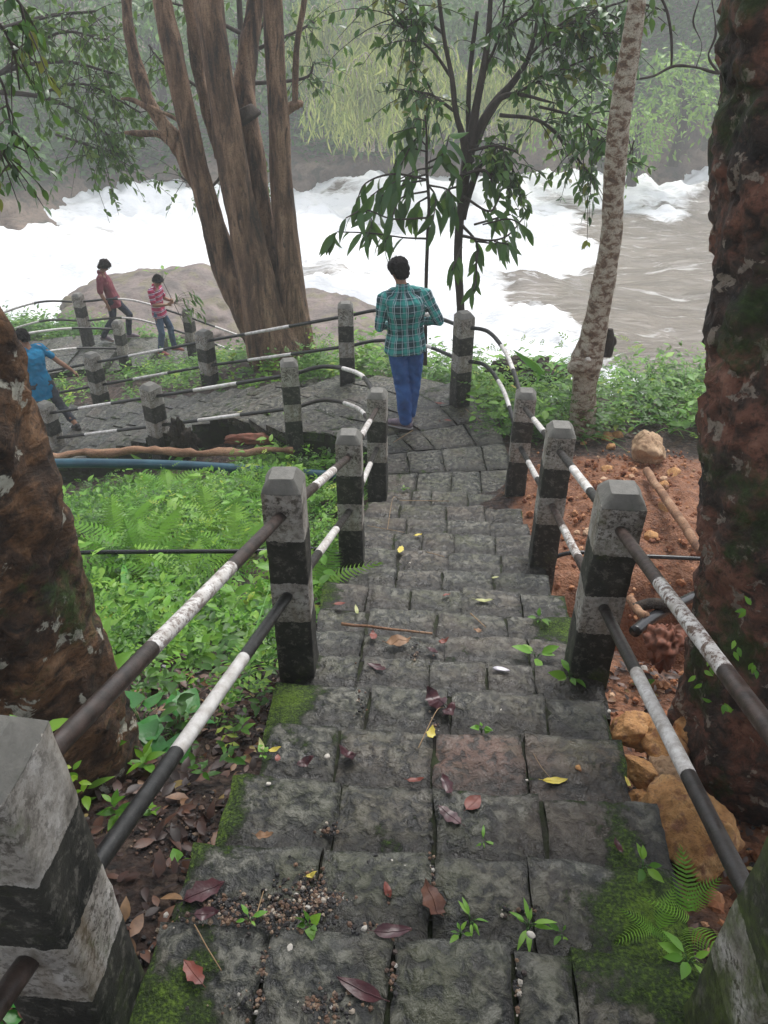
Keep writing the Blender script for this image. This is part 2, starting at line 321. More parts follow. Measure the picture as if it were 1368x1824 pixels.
# ================================================================ TERRAIN
CP = [(0.05,-.6,1.2),(.1,.3,1.8),(.1,.92,2.02),(.15,2,2.5),(.25,3.5,3.12),(.4,5,3.75),(.55,6.5,4.1),(.6,7.7,4.15),
 (-1.2,-.8,1.5),(-2.5,0,1.9),(-.75,.9,1.97),(-.75,1.7,2.28),(-1.3,1.8,2.35),(-.9,2.6,2.72),(-2,2.6,2.75),(-1,3.6,3.22),(-.6,4.2,3.45),(-2.5,4,3.4),(-.6,5.3,3.98),(-1,5.5,3.9),(-3,5.5,4.0),
 (-1,6.9,4.3),(-1.6,6.9,4.35),(-3,7.2,4.8),(-4.6,8.4,5.4),(-5,6,4.7),(-7,3,3.9),(-9,9,5.8),(-12,4,4.5),
 (.95,1,2.15),(1.1,1.6,2.42),(1.2,2.3,2.75),(1.2,3.0,3.05),(1.6,3.6,3.75),(.95,3.8,3.6),(1.05,4.6,3.62),(2.2,4.6,3.5),(1.5,6,3.78),(2.2,7.2,4.0),(3.5,5,3.6),(2.3,2.2,2.4),(4.5,2,2.4),(5,7,4.1),(8,5,4),
 (0,8.9,4.25),(1.2,8.7,4.3),(2.5,8.8,4.35),(4.5,8.8,4.3),(8,9,4.6),(-1,9.6,4.45),(-1.6,11,4.7),(-1.5,8.3,4.35),(-2.4,9.3,4.85),(-3.6,9.9,5.35),(-5.2,10.2,5.9),
 (-3.6,11.6,5.55),(-5.5,12,5.9),(-2,12.6,5.5),(-5,13.8,6.15),(-3.5,14.2,6.35),(-8,13,6.1),(-9.5,15.5,6.2),(-6,15.6,6.25),(-12,17,6.4),(-16,14,6),
 (-8,20,8.6),(-12,22,9.4),(-16,22,9.6),(-10,26,10.8),(1,12,6.3),(3,11.5,6.4),(6,11.5,6.6),(3,15,9.4),(8,15,9.5),(0,15.5,9.2),(0,22,11),(10,22,11),(-3,19,9),(-4,24,10.8),(-12,34,11.5),(0,34,11.5),(14,34,11.5)]
CPW = np.array([W(*c) for c in CP])
def _tps(P, z, lam=.02):
    n = len(P); D = np.linalg.norm(P[:, None] - P[None], axis=2); K = np.where(D > 0, D * D * np.log(D + 1e-9), 0) + lam * np.eye(n)
    A = np.zeros((n + 3, n + 3)); A[:n, :n] = K; A[:n, n] = 1; A[:n, n + 1:] = P; A[n:, :n] = A[:n, n:].T
    return np.linalg.solve(A, np.append(z, [0, 0, 0]))
_tw = _tps(CPW[:, :2], CPW[:, 2])
def ground_z(x, y, rough=True):
    x = np.atleast_1d(np.asarray(x, float)); y = np.atleast_1d(np.asarray(y, float)); Q = np.stack([x, y], 1); out = np.empty(len(Q))
    for i in range(0, len(Q), 4000):
        q = Q[i:i + 4000]; D = np.linalg.norm(q[:, None] - CPW[None, :, :2], axis=2)
        out[i:i + 4000] = (D * D * np.log(D + 1e-9)) @ _tw[:len(CPW)] + _tw[len(CPW)] + q @ _tw[-2:]
    out -= .55 * np.exp(-(((x - 1.62) / .72) ** 4 + ((y - 3.92) / .40) ** 4))
    if rough:
        P3 = np.stack([x, y, x * 0], 1); out = out + fbm(P3, 1.3, 5, 3) * .05 + fbm(P3, 9, 3, 5) * .008
    return out
def ground_hit(px, py):
    """where the ray through a pixel meets the ground"""
    t0 = None
    for F in np.arange(.5, 24, .05):
        p = at(px, py, F=F)
        if p[2] < ground_z(p[0], p[1])[0]: return at(px, py, F=F - .02)
    return at(px, py, F=12)
def clay_mask(x, y):
    """orange laterite spoil to the right of the stairs"""
    a = np.exp(-(((x - 2.0) / 1.35) ** 4 + ((y - 5.0) / 1.75) ** 4))
    b = .8 * np.exp(-(((x - 1.0) / .45) ** 2 + ((y - 2.0) / 1.3) ** 2))
    return np.clip(a * 1.15 + b, 0, 1)
def build_ground():
    gx = np.concatenate([np.linspace(-22, -6, 50, endpoint=False), np.linspace(-6, 4.5, 330, endpoint=False), np.linspace(4.5, 16, 36)])
    gy = np.concatenate([np.linspace(-3, 0, 20, endpoint=False), np.linspace(0, 11, 330, endpoint=False), np.linspace(11, 19, 80, endpoint=False), np.linspace(19, 34, 24)])
    X, Y = np.meshgrid(gx, gy, indexing='ij'); X, Y = X.ravel(), Y.ravel(); Z = ground_z(X, Y)
    c = clay_mask(X, Y); P3 = np.stack([X, Y, X * 0], 1)
    Z = Z + c * (fbm(P3, 5, 4, 23) * .035 + np.abs(fbm(P3, 17, 3, 29)) * .02)
    o = mesh_np('ground', np.stack([X, Y, Z], 1), [grid_faces(len(gx), len(gy))[:, ::-1]], M['soil'], None, {'clay': c})
    tag(o, kind='structure')
build_ground()
# ================================================================ PAVED SURFACES
def slab(mb, c00, c10, c11, c01, rnd, mossf, seed, gap=.008, thick=.10, res=.022, amp=.011, off=.03):
    """a weathered stone slab between four corners (00 -> 10 across, 00 -> 01 along)"""
    C = [np.asarray(c, float) for c in (c00, c10, c11, c01)]
    wd = (np.linalg.norm(C[1] - C[0]) + np.linalg.norm(C[2] - C[3])) / 2; ln = (np.linalg.norm(C[3] - C[0]) + np.linalg.norm(C[2] - C[1])) / 2
    if wd < .04 or ln < .04: return
    nu = int(max(4, min(60, wd / res))); nv = int(max(4, min(60, ln / res)))
    gu, gv = gap / wd, gap / ln; u = gu + (1 - 2 * gu) * np.linspace(0, 1, nu); v = gv + (1 - 2 * gv) * np.linspace(0, 1, nv)
    U, V = np.meshgrid(u, v, indexing='ij'); U, V = U.ravel()[:, None], V.ravel()[:, None]
    P = (1 - U) * (1 - V) * C[0] + U * (1 - V) * C[1] + U * V * C[2] + (1 - U) * V * C[3]
    e = np.minimum(np.minimum(U, 1 - U) * wd, np.minimum(V, 1 - V) * ln)[:, 0]
    S = P + np.array([seed * 3.7, seed * 1.3, 0])
    jit = np.stack([fbm(S, 7, 3, seed), fbm(S, 7, 3, seed + 5)], 1)
    P[:, :2] += jit * (.011 * np.exp(-e / .04))[:, None]
    z = fbm(S, 8, 4, seed + 9) * amp - np.abs(fbm(S, 20, 3, seed + 11)) * amp * .9 - .016 * np.exp(-e / .013) + fbm(S, 1.5, 1, seed + 13) * .006
    P[:, 2] += z
    mo = mossf(P) + .22 * np.exp(-e / .02); lit_rim = np.exp(-np.clip((1 - V[:, 0]) * ln, 0, None) / .028); shade_dirt = np.clip(1.3 * np.exp(-np.clip(V[:, 0] * ln - off - .022, 0, None) / (.024 + .03 * (fbm(S, 3, 2, 4) + .5).clip(0, 1))) + .35 * np.exp(-np.minimum(U, 1 - U)[:, 0] * wd / .02), 0, 1)  # painted lit lip in front, painted nosing shade behind, dirt along side joints
    base = len(P); ring = np.concatenate([np.arange(nu) * nv, (nu - 1) * nv + np.arange(1, nv), (np.arange(nu - 2, -1, -1)) * nv + nv - 1, np.arange(nv - 2, 0, -1)])
    S1 = P[ring].copy(); S1[:, 2] -= thick * .35; S2 = P[ring].copy(); S2[:, 2] -= thick
    c = P.mean(0); S1[:, :2] += (S1[:, :2] - c[:2]) * .006; n = len(ring); k = np.arange(n); k2 = (k + 1) % n
    F = [grid_faces(nu, nv), np.stack([ring[k], base + k, base + k2, ring[k2]], -1), np.stack([base + k, base + n + k, base + n + k2, base + k2], -1)]
    nrm = np.cross(C[1] - C[0], C[3] - C[0])
    if nrm[2] < 0: F = [f[:, ::-1] for f in F]
    mb.add(np.vstack([P, S1, S2]), F, rnd=rnd, moss=np.concatenate([mo, mo[ring] + .1, mo[ring] + .2]), dirt=np.concatenate([shade_dirt, shade_dirt[ring], shade_dirt[ring]]), worn=np.concatenate([lit_rim, lit_rim[ring] * 0, lit_rim[ring] * 0]))  # the dirt attribute also carries the painted nosing shade, worn also the painted lit lip
NOSE = [.52, .924, 1.20, 1.50, 1.83, 2.13, 2.40, 2.68, 2.98, 3.31, 3.66, 4.06, 4.48, 4.87, 5.37, 5.94]
def step_h(d): return 1.46 + .40 * d
def cx(y): return .045 + .016 * y
HW = .65
def stairs_moss(P):
    e = HW - np.abs(P[:, 0] - cx(P[:, 1])); lump = fbm(P, 2.2, 3, 77)
    m = .06 + .42 * np.exp(-e / .10) * (lump > -.15) + .20 * np.clip(lump, 0, 1)
    for q, r, a in MOSSY: m = m + a * np.exp(-(((P[:, 0] - q[0]) / r[0]) ** 2 + ((P[:, 1] - q[1]) / r[1]) ** 2))
    return m
MOSSY = [(at(515, 1240, z=CZ - 2.31), (.10, .14), .85), (at(1180, 1720, z=CZ - 1.83), (.22, .22), .75), (at(1010, 1110, z=CZ - 2.6), (.14, .10), .6), (at(945, 872, z=.02), (.12, .18), .6), (at(1120, 1480, z=CZ - 1.94), (.07, .2), .6), (at(290, 1780, z=CZ - 1.75), (.12, .2), .6),
         (at(700, 850, z=.02), (.10, .25), .7), (at(545, 1180, z=CZ - 2.4), (.1, .08), .5), (at(590, 1060, z=CZ - 2.8), (.1, .12), .5), (at(960, 930, z=.3), (.1, .3), .5), (at(400, 1400, z=CZ - 2.0), (.05, .15), .45), (at(1180, 1600, z=CZ - 1.87), (.14, .1), .65)]
root = empty('stone_stairs', (cx(3), 3, step_h(3) * -1 + CZ), kind='structure')
prev = -.5; SPANS = []
for k, d in enumerate(NOSE):
    z = CZ - step_h(d); mb = MB(); y0, y1 = prev, d; wl = HW + rng.uniform(-.03, .035); wr = HW + rng.uniform(-.03, .035)
    zr = rng.uniform(-.006, .006)
    if k == 1: js = [at(475, 1700, z=z)[0], at(700, 1700, z=z)[0], at(915, 1700, z=z)[0], at(1015, 1700, z=z)[0]]
    elif k == 2: js = [at(570, 1560, z=z)[0], at(770, 1560, z=z)[0], at(942, 1560, z=z)[0]]
    elif k == 3: js = [at(598, 1450, z=z)[0], at(772, 1450, z=z)[0], at(968, 1450, z=z)[0]]
    elif k == 4: js = [at(603, 1330, z=z)[0], at(772, 1330, z=z)[0], at(935, 1330, z=z)[0]]
    elif k == 5: js = [at(658, 1250, z=z)[0], at(800, 1250, z=z)[0], at(972, 1250, z=z)[0]]
    else:
        nj = 3 if k % 3 else 4; js = [cx(d) - wl + (wl + wr) * (i + 1 + rng.uniform(-.24, .24)) / (nj + 1) for i in range(nj)]
    xs = [cx(d) - wl] + list(js) + [cx(d) + wr]
    for i in range(len(xs) - 1):
        a, b = xs[i], xs[i + 1]; sk = .035 * (rng.random() - .5); lf = rng.uniform(-.012, .012) if 0 < i else 0; rnd = rng.uniform(.1, .75)
        if k == 4 and i == 2: rnd = 1.0
        if k == 4 and i == 3: rnd = .85
        jy = rng.uniform(-.014, .014, 2); z4 = z + zr + rng.uniform(-.007, .007)
        slab(mb, (a + sk * 0, y0 - .03, z4 + .004), (b, y0 - .03, z4 + .004), (b, y1 + jy[1], z4), (a, y1 + jy[0], z4), rnd, stairs_moss, k * 11 + i, gap=.0045, thick=.13, off=.03 + .4 * (y1 - y0) * max(y0, 0) / step_h(max(y0, 0)))  # off shifts the painted shade out past the part hidden by the nosing
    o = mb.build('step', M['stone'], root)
    # the mortar and earth bed under the slabs of this step
    x0, x1 = cx(d) - wl + .03, cx(d) + wr - .03; b = MB(); zz = z - .024
    yb = y1 - .02; ya = y0 - .03
    gu, gv = 40, 10; U, V = np.meshgrid(np.linspace(x0, x1, gu), np.linspace(ya, yb, gv), indexing='ij'); P = np.stack([U.ravel(), V.ravel(), np.full(U.size, zz)], 1)
    P[:, 2] += fbm(P, 20, 3, k) * .005
    b.add(P, grid_faces(gu, gv)); x = np.linspace(x0, x1, gu)
    Q = np.concatenate([np.stack([x, x * 0 + yb, x * 0 + zz], 1), np.stack([x, x * 0 + yb + .003, x * 0 + zz - .42], 1)]); b.add(Q, grid_faces(2, gu)[:, ::-1])
    for xx, fl in ((x0, 1), (x1, -1)):
        Q = np.array([(xx, ya, zz), (xx, yb, zz), (xx, yb, zz - .55), (xx, ya, zz - .55)]); b.add(Q, np.array([[0, 1, 2, 3][::fl]]))
    b.build('step_bed', M['mortar'], root, smooth=False)
    SPANS.append((prev, d, z)); prev = d
def stair_z(x, y):
    for a, b, z in SPANS:
        if a <= y < b: return z
    return -.03
def stair_hit(px, py):
    for a, b, z in SPANS:
        p = at(px, py, z=z + .006)
        if a - .02 <= p[1] <= b + .01: return p
    return at(px, py, z=-.02)
# ---- landing and the lower flight: one strip between an inner and an outer edge
def strip_moss(P): return .12 + .25 * np.clip(fbm(P, 1.6, 3, 55) + .3, 0, 1)
def paved(name, inner, outer, cuts, ncross, mat_seed, skirt=.5, thick=.1, res=.045):
    """inner and outer edges: world points (x, y, z); cuts: 0..1 along; a slab row between each pair of cuts, its own level"""
    root = empty(name, (np.asarray(inner[0]) + np.asarray(outer[0])) / 2, kind='structure')
    I = resample(inner, 24); O = resample(outer, 24)
    def ev(C, t):
        s = np.concatenate([[0], np.cumsum(np.linalg.norm(np.diff(C[:, :2], axis=0), axis=1))]); s /= s[-1]
        return np.array([np.interp(t, s, C[:, k]) for k in range(3)])
    mb = MB(); bed = MB(); rr = np.random.default_rng(mat_seed)
    for i in range(len(cuts) - 1):
        t0, t1 = cuts[i], cuts[i + 1]; a0, a1, b0, b1 = ev(I, t0), ev(I, t1), ev(O, t0), ev(O, t1)
        z = (a1[2] + b1[2]) / 2; 
        for q in (a0, b0, a1, b1): q[2] = z
        js = [0] + sorted((j + 1 + rr.uniform(-.22, .22)) / ncross for j in range(ncross - 1)) + [1]
        for j in range(len(js) - 1):
            f0, f1 = js[j], js[j + 1]; zz = np.array([0, 0, rr.uniform(-.003, .003)])
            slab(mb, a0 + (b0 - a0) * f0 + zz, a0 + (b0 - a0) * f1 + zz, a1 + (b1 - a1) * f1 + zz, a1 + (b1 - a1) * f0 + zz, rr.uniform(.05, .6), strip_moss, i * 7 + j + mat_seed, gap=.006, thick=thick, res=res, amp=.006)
        dz = np.array([0, 0, .03]); dk = np.array([0, 0, skirt])
        V = np.array([a0 - dz, b0 - dz, b1 - dz, a1 - dz, a0 - dk, b0 - dk, b1 - dk, a1 - dk]); c = V.mean(0); V[:, :2] += (c[:2] - V[:, :2]) * .012
        bed.add(V, np.array([[0, 1, 2, 3], [0, 3, 7, 4], [1, 5, 6, 2], [3, 2, 6, 7], [0, 4, 5, 1]]))
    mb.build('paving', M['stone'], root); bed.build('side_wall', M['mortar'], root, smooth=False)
    return I, O, ev
g = lambda x, y, z: at(x, y, z=z)
zl = -.04
inner = [(-.52, 5.9, zl), (-.50, 6.35, zl), (-.62, 6.75, zl - .01), tuple(g(588, 772, -.05)), tuple(g(500, 768, -.09)), tuple(g(420, 762, -.42)), tuple(g(330, 783, -.60)), tuple(g(215, 800, -.86)), tuple(g(90, 830, -1.2)), tuple(g(-60, 850, -1.6))]
outer = [(.79, 5.93, zl), tuple(g(902, 790, zl)), tuple(g(858, 712, zl)), tuple(g(800, 672, zl)), tuple(g(700, 652, -.05)), tuple(g(560, 642, -.12)), tuple(g(420, 672, -.48)), tuple(g(330, 692, -.80)), tuple(g(200, 712, -1.2)), tuple(g(60, 725, -1.72))]
cuts = list(np.linspace(0, .44, 9)) + list(np.linspace(.44, 1, 19))[1:]
LI, LO, ev = paved('lower_flight', inner, outer, cuts, 4, 5, skirt=.42)
# ---- the far path beyond, half hidden
inner = [W(-12, 11.6, 5.95), W(-8, 12.1, 5.95), tuple(g(85, 664, -2.05)), tuple(g(240, 646, -2.1)), tuple(g(310, 652, -2.35)), tuple(g(400, 668, -2.6))]
outer = [W(-12, 13.4, 5.95), W(-8.5, 13.9, 5.95), tuple(g(100, 600, -2.05)), tuple(g(235, 592, -2.1)), tuple(g(330, 612, -2.35)), tuple(g(430, 630, -2.6))]
FI, FO, fev = paved('far_path', inner, outer, list(np.linspace(0, .55, 8)) + [.60, .68, .76, .84, .92, 1.0], 2, 31, skirt=.4, res=.06)
# ================================================================ RIVER
WZ = -5.15
FAR_EDGE = [(-700, 470), (-300, 440), (0, 402), (130, 368), (230, 345), (330, 334), (520, 334), (640, 328), (760, 318), (930, 312), (1150, 318), (1270, 316), (1500, 322), (2000, 330)]
FE = np.array([at(x, y, z=WZ) for x, y in FAR_EDGE])
PC = np.array([(930, 345), (1010, 395), (1085, 440), (1072, 480), (985, 498), (938, 508), (925, 522), (940, 560), (985, 585), (1030, 612), (1080, 640), (1110, 662), (1170, 684), (1260, 690), (1420, 700), (2200, 700), (2200, 330), (1300, 330), (1200, 395), (1040, 372)])
def in_poly(x, y, P):
    c = np.zeros(len(x), bool); n = len(P)
    for i in range(n):
        x1, y1 = P[i]; x2, y2 = P[(i + 1) % n]
        c ^= ((y1 > y) != (y2 > y)) & (x < (x2 - x1) * (y - y1) / (y2 - y1 + 1e-9) + x1)
    return c
def build_river():
    PW = np.array([at(x, y, z=WZ)[:2] for x, y in PC])
    gx = np.linspace(-34, 34, 420); gy = np.concatenate([np.linspace(9, 30, 240, endpoint=False), np.linspace(30, 62, 190)])
    X, Y = np.meshgrid(gx, gy, indexing='ij'); X, Y = X.ravel(), Y.ravel(); P3 = np.stack([X, Y, X * 0], 1)
    wx = X + fbm(P3, .5, 5, 61, .6) * 1.3; wy = Y + fbm(P3, .5, 5, 71, .6) * 1.1
    brown = in_poly(wx, wy, PW).astype(float)
    G = brown.reshape(len(gx), len(gy))
    for _ in range(26):
        Gp = np.pad(G, 1, mode='edge'); G = (Gp[1:-1, 1:-1] * 2 + Gp[:-2, 1:-1] + Gp[2:, 1:-1] + Gp[1:-1, :-2] + Gp[1:-1, 2:]) / 6
    foam = 1 - G.ravel()
    for (px, py, r) in ((560, 492, 1.1), (160, 430, .9), (1180, 375, 1.0), (600, 350, .8), (860, 330, 1.5)):
        q = at(px, py, z=WZ); foam -= .55 * np.exp(-(((X - q[0]) / (r * 1.8)) ** 2 + ((Y - q[1]) / r) ** 2))
    stretch = np.stack([X * .55 + Y * .25, Y * .9 - X * .2, X * 0], 1)
    z = WZ + foam * (fbm(stretch, .5, 5, 81, .6) * .48 + np.abs(fbm(stretch, 1.4, 4, 83)) * .34) + (1 - foam) * (fbm(stretch, .35, 4, 91) * .30 + fbm(stretch, 1.3, 4, 93, .55) * .07)
    q = at(1120, 352, z=WZ); z += .9 * np.exp(-(((X - q[0]) / 6) ** 2 + ((Y - q[1]) / 1.6) ** 2)) * (.8 + .5 * fbm(P3, 1.2, 3, 97))
    q = at(950, 505, z=WZ); z += .5 * np.exp(-(((X - q[0]) / 1.6) ** 2 + ((Y - q[1]) / .8) ** 2))
    n = N('river_water', .12); f = n.attr('foam'); v = n.map(n.obj(), (.35, 1.6, 1), rot=(0, 0, R_(-24)))
    st = n.noise(1.1, 8, .62, v=v, dist=2.2); m = n.math('ADD', f, n.math('MULTIPLY', n.math('SUBTRACT', st, .5), 1.5))
    fm = n.ramp(m, [(.38, 0), (.78, 1)])
    streak = n.ramp(st, [(.57, 0), (.72, .7)])
    mud = n.ramp(n.noise(.7, 7, .6, v=v), [(.3, (.105, .085, .062)), (.7, (.21, .175, .135))])
    fc = n.ramp(n.noise(3.5, 8, .7, v=v), [(.24, (.50, .50, .49)), (.42, (.92, .93, .94))])
    n.col(n.mix(fm, n.mix(streak, mud, (.72, .71, .69)), fc)); n.rough(n.mix(fm, (.16,) * 3, (.75,) * 3))
    b = n.bump(n.noise(4, 8, .65, v=v, dist=.8), .7, .12); n.bump(n.noise(22, 6, .7), .5, .02, b)
    o = mesh_np('river', np.stack([X, Y, z], 1), [grid_faces(len(gx), len(gy))[:, ::-1]], n.m, None, {'foam': foam}); tag(o, kind='structure')
build_river()
# ================================================================ FAR BANK
def build_far_bank():
    """rock ledges rising from the water into the wooded slope"""
    E = resample(FE, 14); n = len(E); prof = [(-1.2, -1.2), (-.1, .1), (.4, .9), (1.2, 1.5), (2.6, 2.0), (4.2, 2.9), (6.5, 4.0), (9, 5.4), (13, 7.5), (18, 10.5), (26, 14.5), (36, 18.5), (46, 20)]
    pr = resample(np.array([(a, b, 0) for a, b in prof]), 6)[:, :2]
    T = np.gradient(E[:, :2], axis=0); T /= np.linalg.norm(T, axis=1)[:, None]; Nn = np.stack([-T[:, 1], T[:, 0]], 1); Nn[Nn[:, 1] < 0] *= -1
    Nn = Nn * .3 + np.array([0, .7]); Nn /= np.linalg.norm(Nn, axis=1)[:, None]
    pxs = np.array([pix(e)[0] for e in E]); right = 1 / (1 + np.exp(-(pxs - 900) / 60)); left = 1 / (1 + np.exp((pxs - 420) / 90))
    V = []
    for i in range(n):
        k = 1 + right[i] * .9
        for a, b in pr: V.append((E[i, 0] + Nn[i, 0] * (a * (1 + left[i] * .55)), E[i, 1] + Nn[i, 1] * (a * (1 + left[i] * .55)), WZ + b * (k if b > 0 else 1) * (1 - left[i] * .25)))
    V = np.array(V); S = V * np.array([.35, .35, 1.6]); V[:, 2] += fbm(S, .5, 5, 7) * .5; V[:, 1] += fbm(V, .4, 5, 8) * 1.0 + np.round(fbm(V * np.array([.3, .3, 1.5]), .6, 3, 9) * 3) * .22
    o = mesh_np('hillside', V, [grid_faces(n, len(pr))], M['cliff']); tag(o, kind='structure'); return V.reshape(n, len(pr), 3)
HILL = build_far_bank()
# ================================================================ RAILINGS
def post_mesh(parent, top, wd, rz, moss, seed, lean=(0, 0), down=.75):
    base = np.array([top[0], top[1], top[2] - .94]); m = 32; a = np.linspace(0, 2 * np.pi, m, endpoint=False)
    c, s = np.cos(a), np.sin(a); e = 26; r = (np.abs(c) ** e + np.abs(s) ** e) ** (-1 / e)
    zs = np.concatenate([np.linspace(-down, .890, 44), [.890, .908, .926, .937], [.937, .939, .940]]); sc2 = np.concatenate([np.ones(44), [1, .86, .70, .60], [.60, .3, .01]])
    V = []
    for z, k in zip(zs, sc2):
        k2 = k * (1 + .03 * (1 - z)); V.append(np.stack([r * c * wd / 2 * k2, r * s * wd / 2 * k2, np.full(m, z)], 1))
    V = np.concatenate(V); S = V + seed * 7.1; rr = np.linalg.norm(V[:, :2], axis=1, keepdims=True) + 1e-6
    V[:, :2] += V[:, :2] / rr * (fbm(S, 9, 3, seed) * .003 + fbm(S, 34, 3, seed + 3) * .0022)[:, None] * np.clip(rr / (wd / 2), 0, 1)
    cr, sr = math.cos(rz), math.sin(rz); V = np.stack([V[:, 0] * cr - V[:, 1] * sr + lean[0] * V[:, 2], V[:, 0] * sr + V[:, 1] * cr + lean[1] * V[:, 2], V[:, 2]], 1)
    mo = moss + .55 * np.clip(.25 - V[:, 2], 0, .6)
    G = grid_faces(len(zs), m, True); row = G[:, 0] // m; G = G[(row != 43) & (row != 47)]
    return mesh_np('post', V + base, [G], M['post_paint'], parent, {'moss': mo}, True, origin=base)
def rail_mesh(parent, ctrl, wear=.2, r=.021):
    P = resample(ctrl, 10) if len(ctrl) > 2 else np.linspace(ctrl[0], ctrl[1], 14); P = np.array(P)
    V, F, S, A = tube(P, r, 12); V = V + fbm(V, 30, 2, 3)[:, None] * .0006
    return mesh_np('rail', V, F, M['rail_paint'], parent, {'s': S / S.max(), 'wear': np.full(len(V), wear)})
def railing(name, label, group, posts, spans):
    """posts: key -> (top xyz, width, turn, moss); spans: (key or point, [via top-rail points], key or point, wear upper, wear lower)"""
    first = list(posts.values())[0][0]; root = empty(name, (first[0], first[1], first[2] - .94), label, 'railing', group)
    for i, (k, (t, wd, rz, mo)) in enumerate(posts.items()): post_mesh(root, t, wd, rz, mo, i + len(label))
    for a, via, b, wu, wl in spans:
        A = np.array(posts[a][0] if isinstance(a, str) else a, float); B = np.array(posts[b][0] if isinstance(b, str) else b, float)
        for dz, wr in ((.17, wu), (.545, wl)):
            C = [A - [0, 0, dz]] + [np.array(v) - [0, 0, dz - .17] for v in via] + [B - [0, 0, dz]]
            rail_mesh(root, C, wr)
    return root
T = lambda px, py, F: at(px, py, F=F)
PL = {'a': (np.array([-.685, .715, CZ - .94]), .165, .0, .34), 'b': (T(503, 841, 2.35), .145, .04, .2), 'c': (T(621, 768, 3.92), .15, .02, .1), 'd': (T(672, 694, 5.83), .165, -.02, .1),
      'e': (T(514, 640, 7.2), .175, .25, .02), 'f': (T(266, 683, 8.1), .185, -.55, .02), 'g': (T(78, 716, 9.15), .18, -.45, .02)}
railing('railing', 'striped post railing on the left of the stairs, turning onto the lower flight', 'striped pipe railings', PL,
        [('a', [], np.array([-.74, -.85, CZ - .30]), .7, .9), ('b', [], 'a', .75, .05), ('c', [], 'b', .7, .25), ('d', [], 'c', .7, .25),
         ('e', [T(575, 653, 7.25), T(628, 661, 6.85), T(656, 682, 6.3)], 'd', .05, .35), ('e', [], 'f', .05, .05), ('f', [], 'g', .1, .1), ('g', [], W(-6.4, 9.9, 5.1), .1, .1)])
PR = {'a': (np.array([.675, .715, CZ - .92]), .175, .0, .55), 'b': (T(1111, 866, 2.35), .16, -.02, .32), 'c': (T(1001, 755, 3.92), .158, -.02, .2), 'd': (T(938, 694, 5.83), .17, -.05, .15),
      'e': (T(828, 555, 7.8), .17, .45, .02), 'f': (T(615, 538, 8.75), .18, .1, .02), 'g': (T(362, 588, 10.5), .19, -.45, .1), 'h': (T(161, 628, 11.0), .195, -.5, .05)}
railing('railing', 'striped post railing on the right of the stairs, curving behind the man', 'striped pipe railings', PR,
        [('a', [], np.array([.72, -.9, CZ - .28]), .9, .1), ('b', [], 'a', 1.0, .3), ('c', [], 'b', .2, .9), ('d', [], 'c', .25, .1),
         ('e', [T(868, 590, 7.6), T(897, 622, 7.1), T(915, 662, 6.5)], 'd', .1, .0), ('f', [T(680, 552, 8.75), T(755, 559, 8.45)], 'e', .0, .0), ('f', [], 'g', .0, .0), ('g', [], 'h', .0, .05), ('h', [], W(-6.9, 10.7, 5.0), .1, .1)])
railing('railing', 'far railing at the outer edge of the far path, behind the two boys', 'striped pipe railings',
        {'a': (T(137, 522, 14.4), .17, -.2, 0), 'b': (T(333, 549, 14.4), .17, -.2, 0)},
        [('a', [T(60, 540, 14.6)], T(-60, 565, 15.0), .3, .3), ('a', [T(230, 534, 14.5)], 'b', .1, .3), ('b', [], T(470, 600, 14.2), .1, .1)])
railing('railing', 'short railing between the far path and the grass, below the boy in maroon', 'striped pipe railings',
        {'a': (T(208, 570, 13.4), .16, -.2, 0), 'b': (T(-40, 590, 12.4), .16, -.2, 0)}, [('a', [T(110, 586, 13.0)], 'b', .1, .1)])
# ================================================================ LEAF SCATTER
def leaf_T(nsec=5, width=.34, droop=.25, fold=.12, prof=None):
    t = np.linspace(0, 1, nsec + 1); wv = (prof(t) if prof else np.sin(np.pi * t ** .8) ** .9) * width / 2; wv = np.clip(wv, .004, None)
    V = []
    for a, b in zip(t, wv): z = -droop * a * a; V += [(-b, a, z + fold * b * 2), (0, a, z), (b, a, z + fold * b * 2)]
    return np.array(V), grid_faces(nsec + 1, 3)
LT = {'ovate': leaf_T(4, .46, .22), 'long': leaf_T(5, .27, .35), 'lo': leaf_T(2, .42, .2), 'blade': leaf_T(7, .055, .85, .3, lambda t: 1 - t ** 1.7), 'broadblade': leaf_T(8, .17, .7, .25, lambda t: np.sin(np.pi * np.clip(t * .93 + .07, 0, 1)) ** .6),
      'bamboo': leaf_T(2, .13, .3), 'heart': leaf_T(5, .85, .25, .1, lambda t: np.sin(np.pi * np.sqrt(np.clip(t, 0, 1))) ** .8)}
def _fern():
    V, F = [], []; n = 0
    for i in range(15):
        t = .12 + .86 * i / 14; L = .27 * math.sin(math.pi * min(1, t * .82 + .18)) ** .9 + .015; z = -.55 * t * t
        for sgn in (-1, 1):
            w = .022; q = [(0, t - w, z), (sgn * L * .5, t - w * .85 + .03, z - .03), (sgn * L, t + .09, z - .1), (sgn * L * .5, t + w * .85 + .03, z - .03), (0, t + w, z)]
            V += q; F.append([n, n + 1, n + 3, n + 4]); F.append([n + 1, n + 2, n + 2, n + 3]); n += 5
    F2 = [f for f in F if len(set(f)) == 4]; F3 = [[a, b, d] for a, b, c, d in [f for f in F if len(set(f)) < 4]]
    return np.array(V), np.array(F2), np.array(F3)
FERN = _fern()
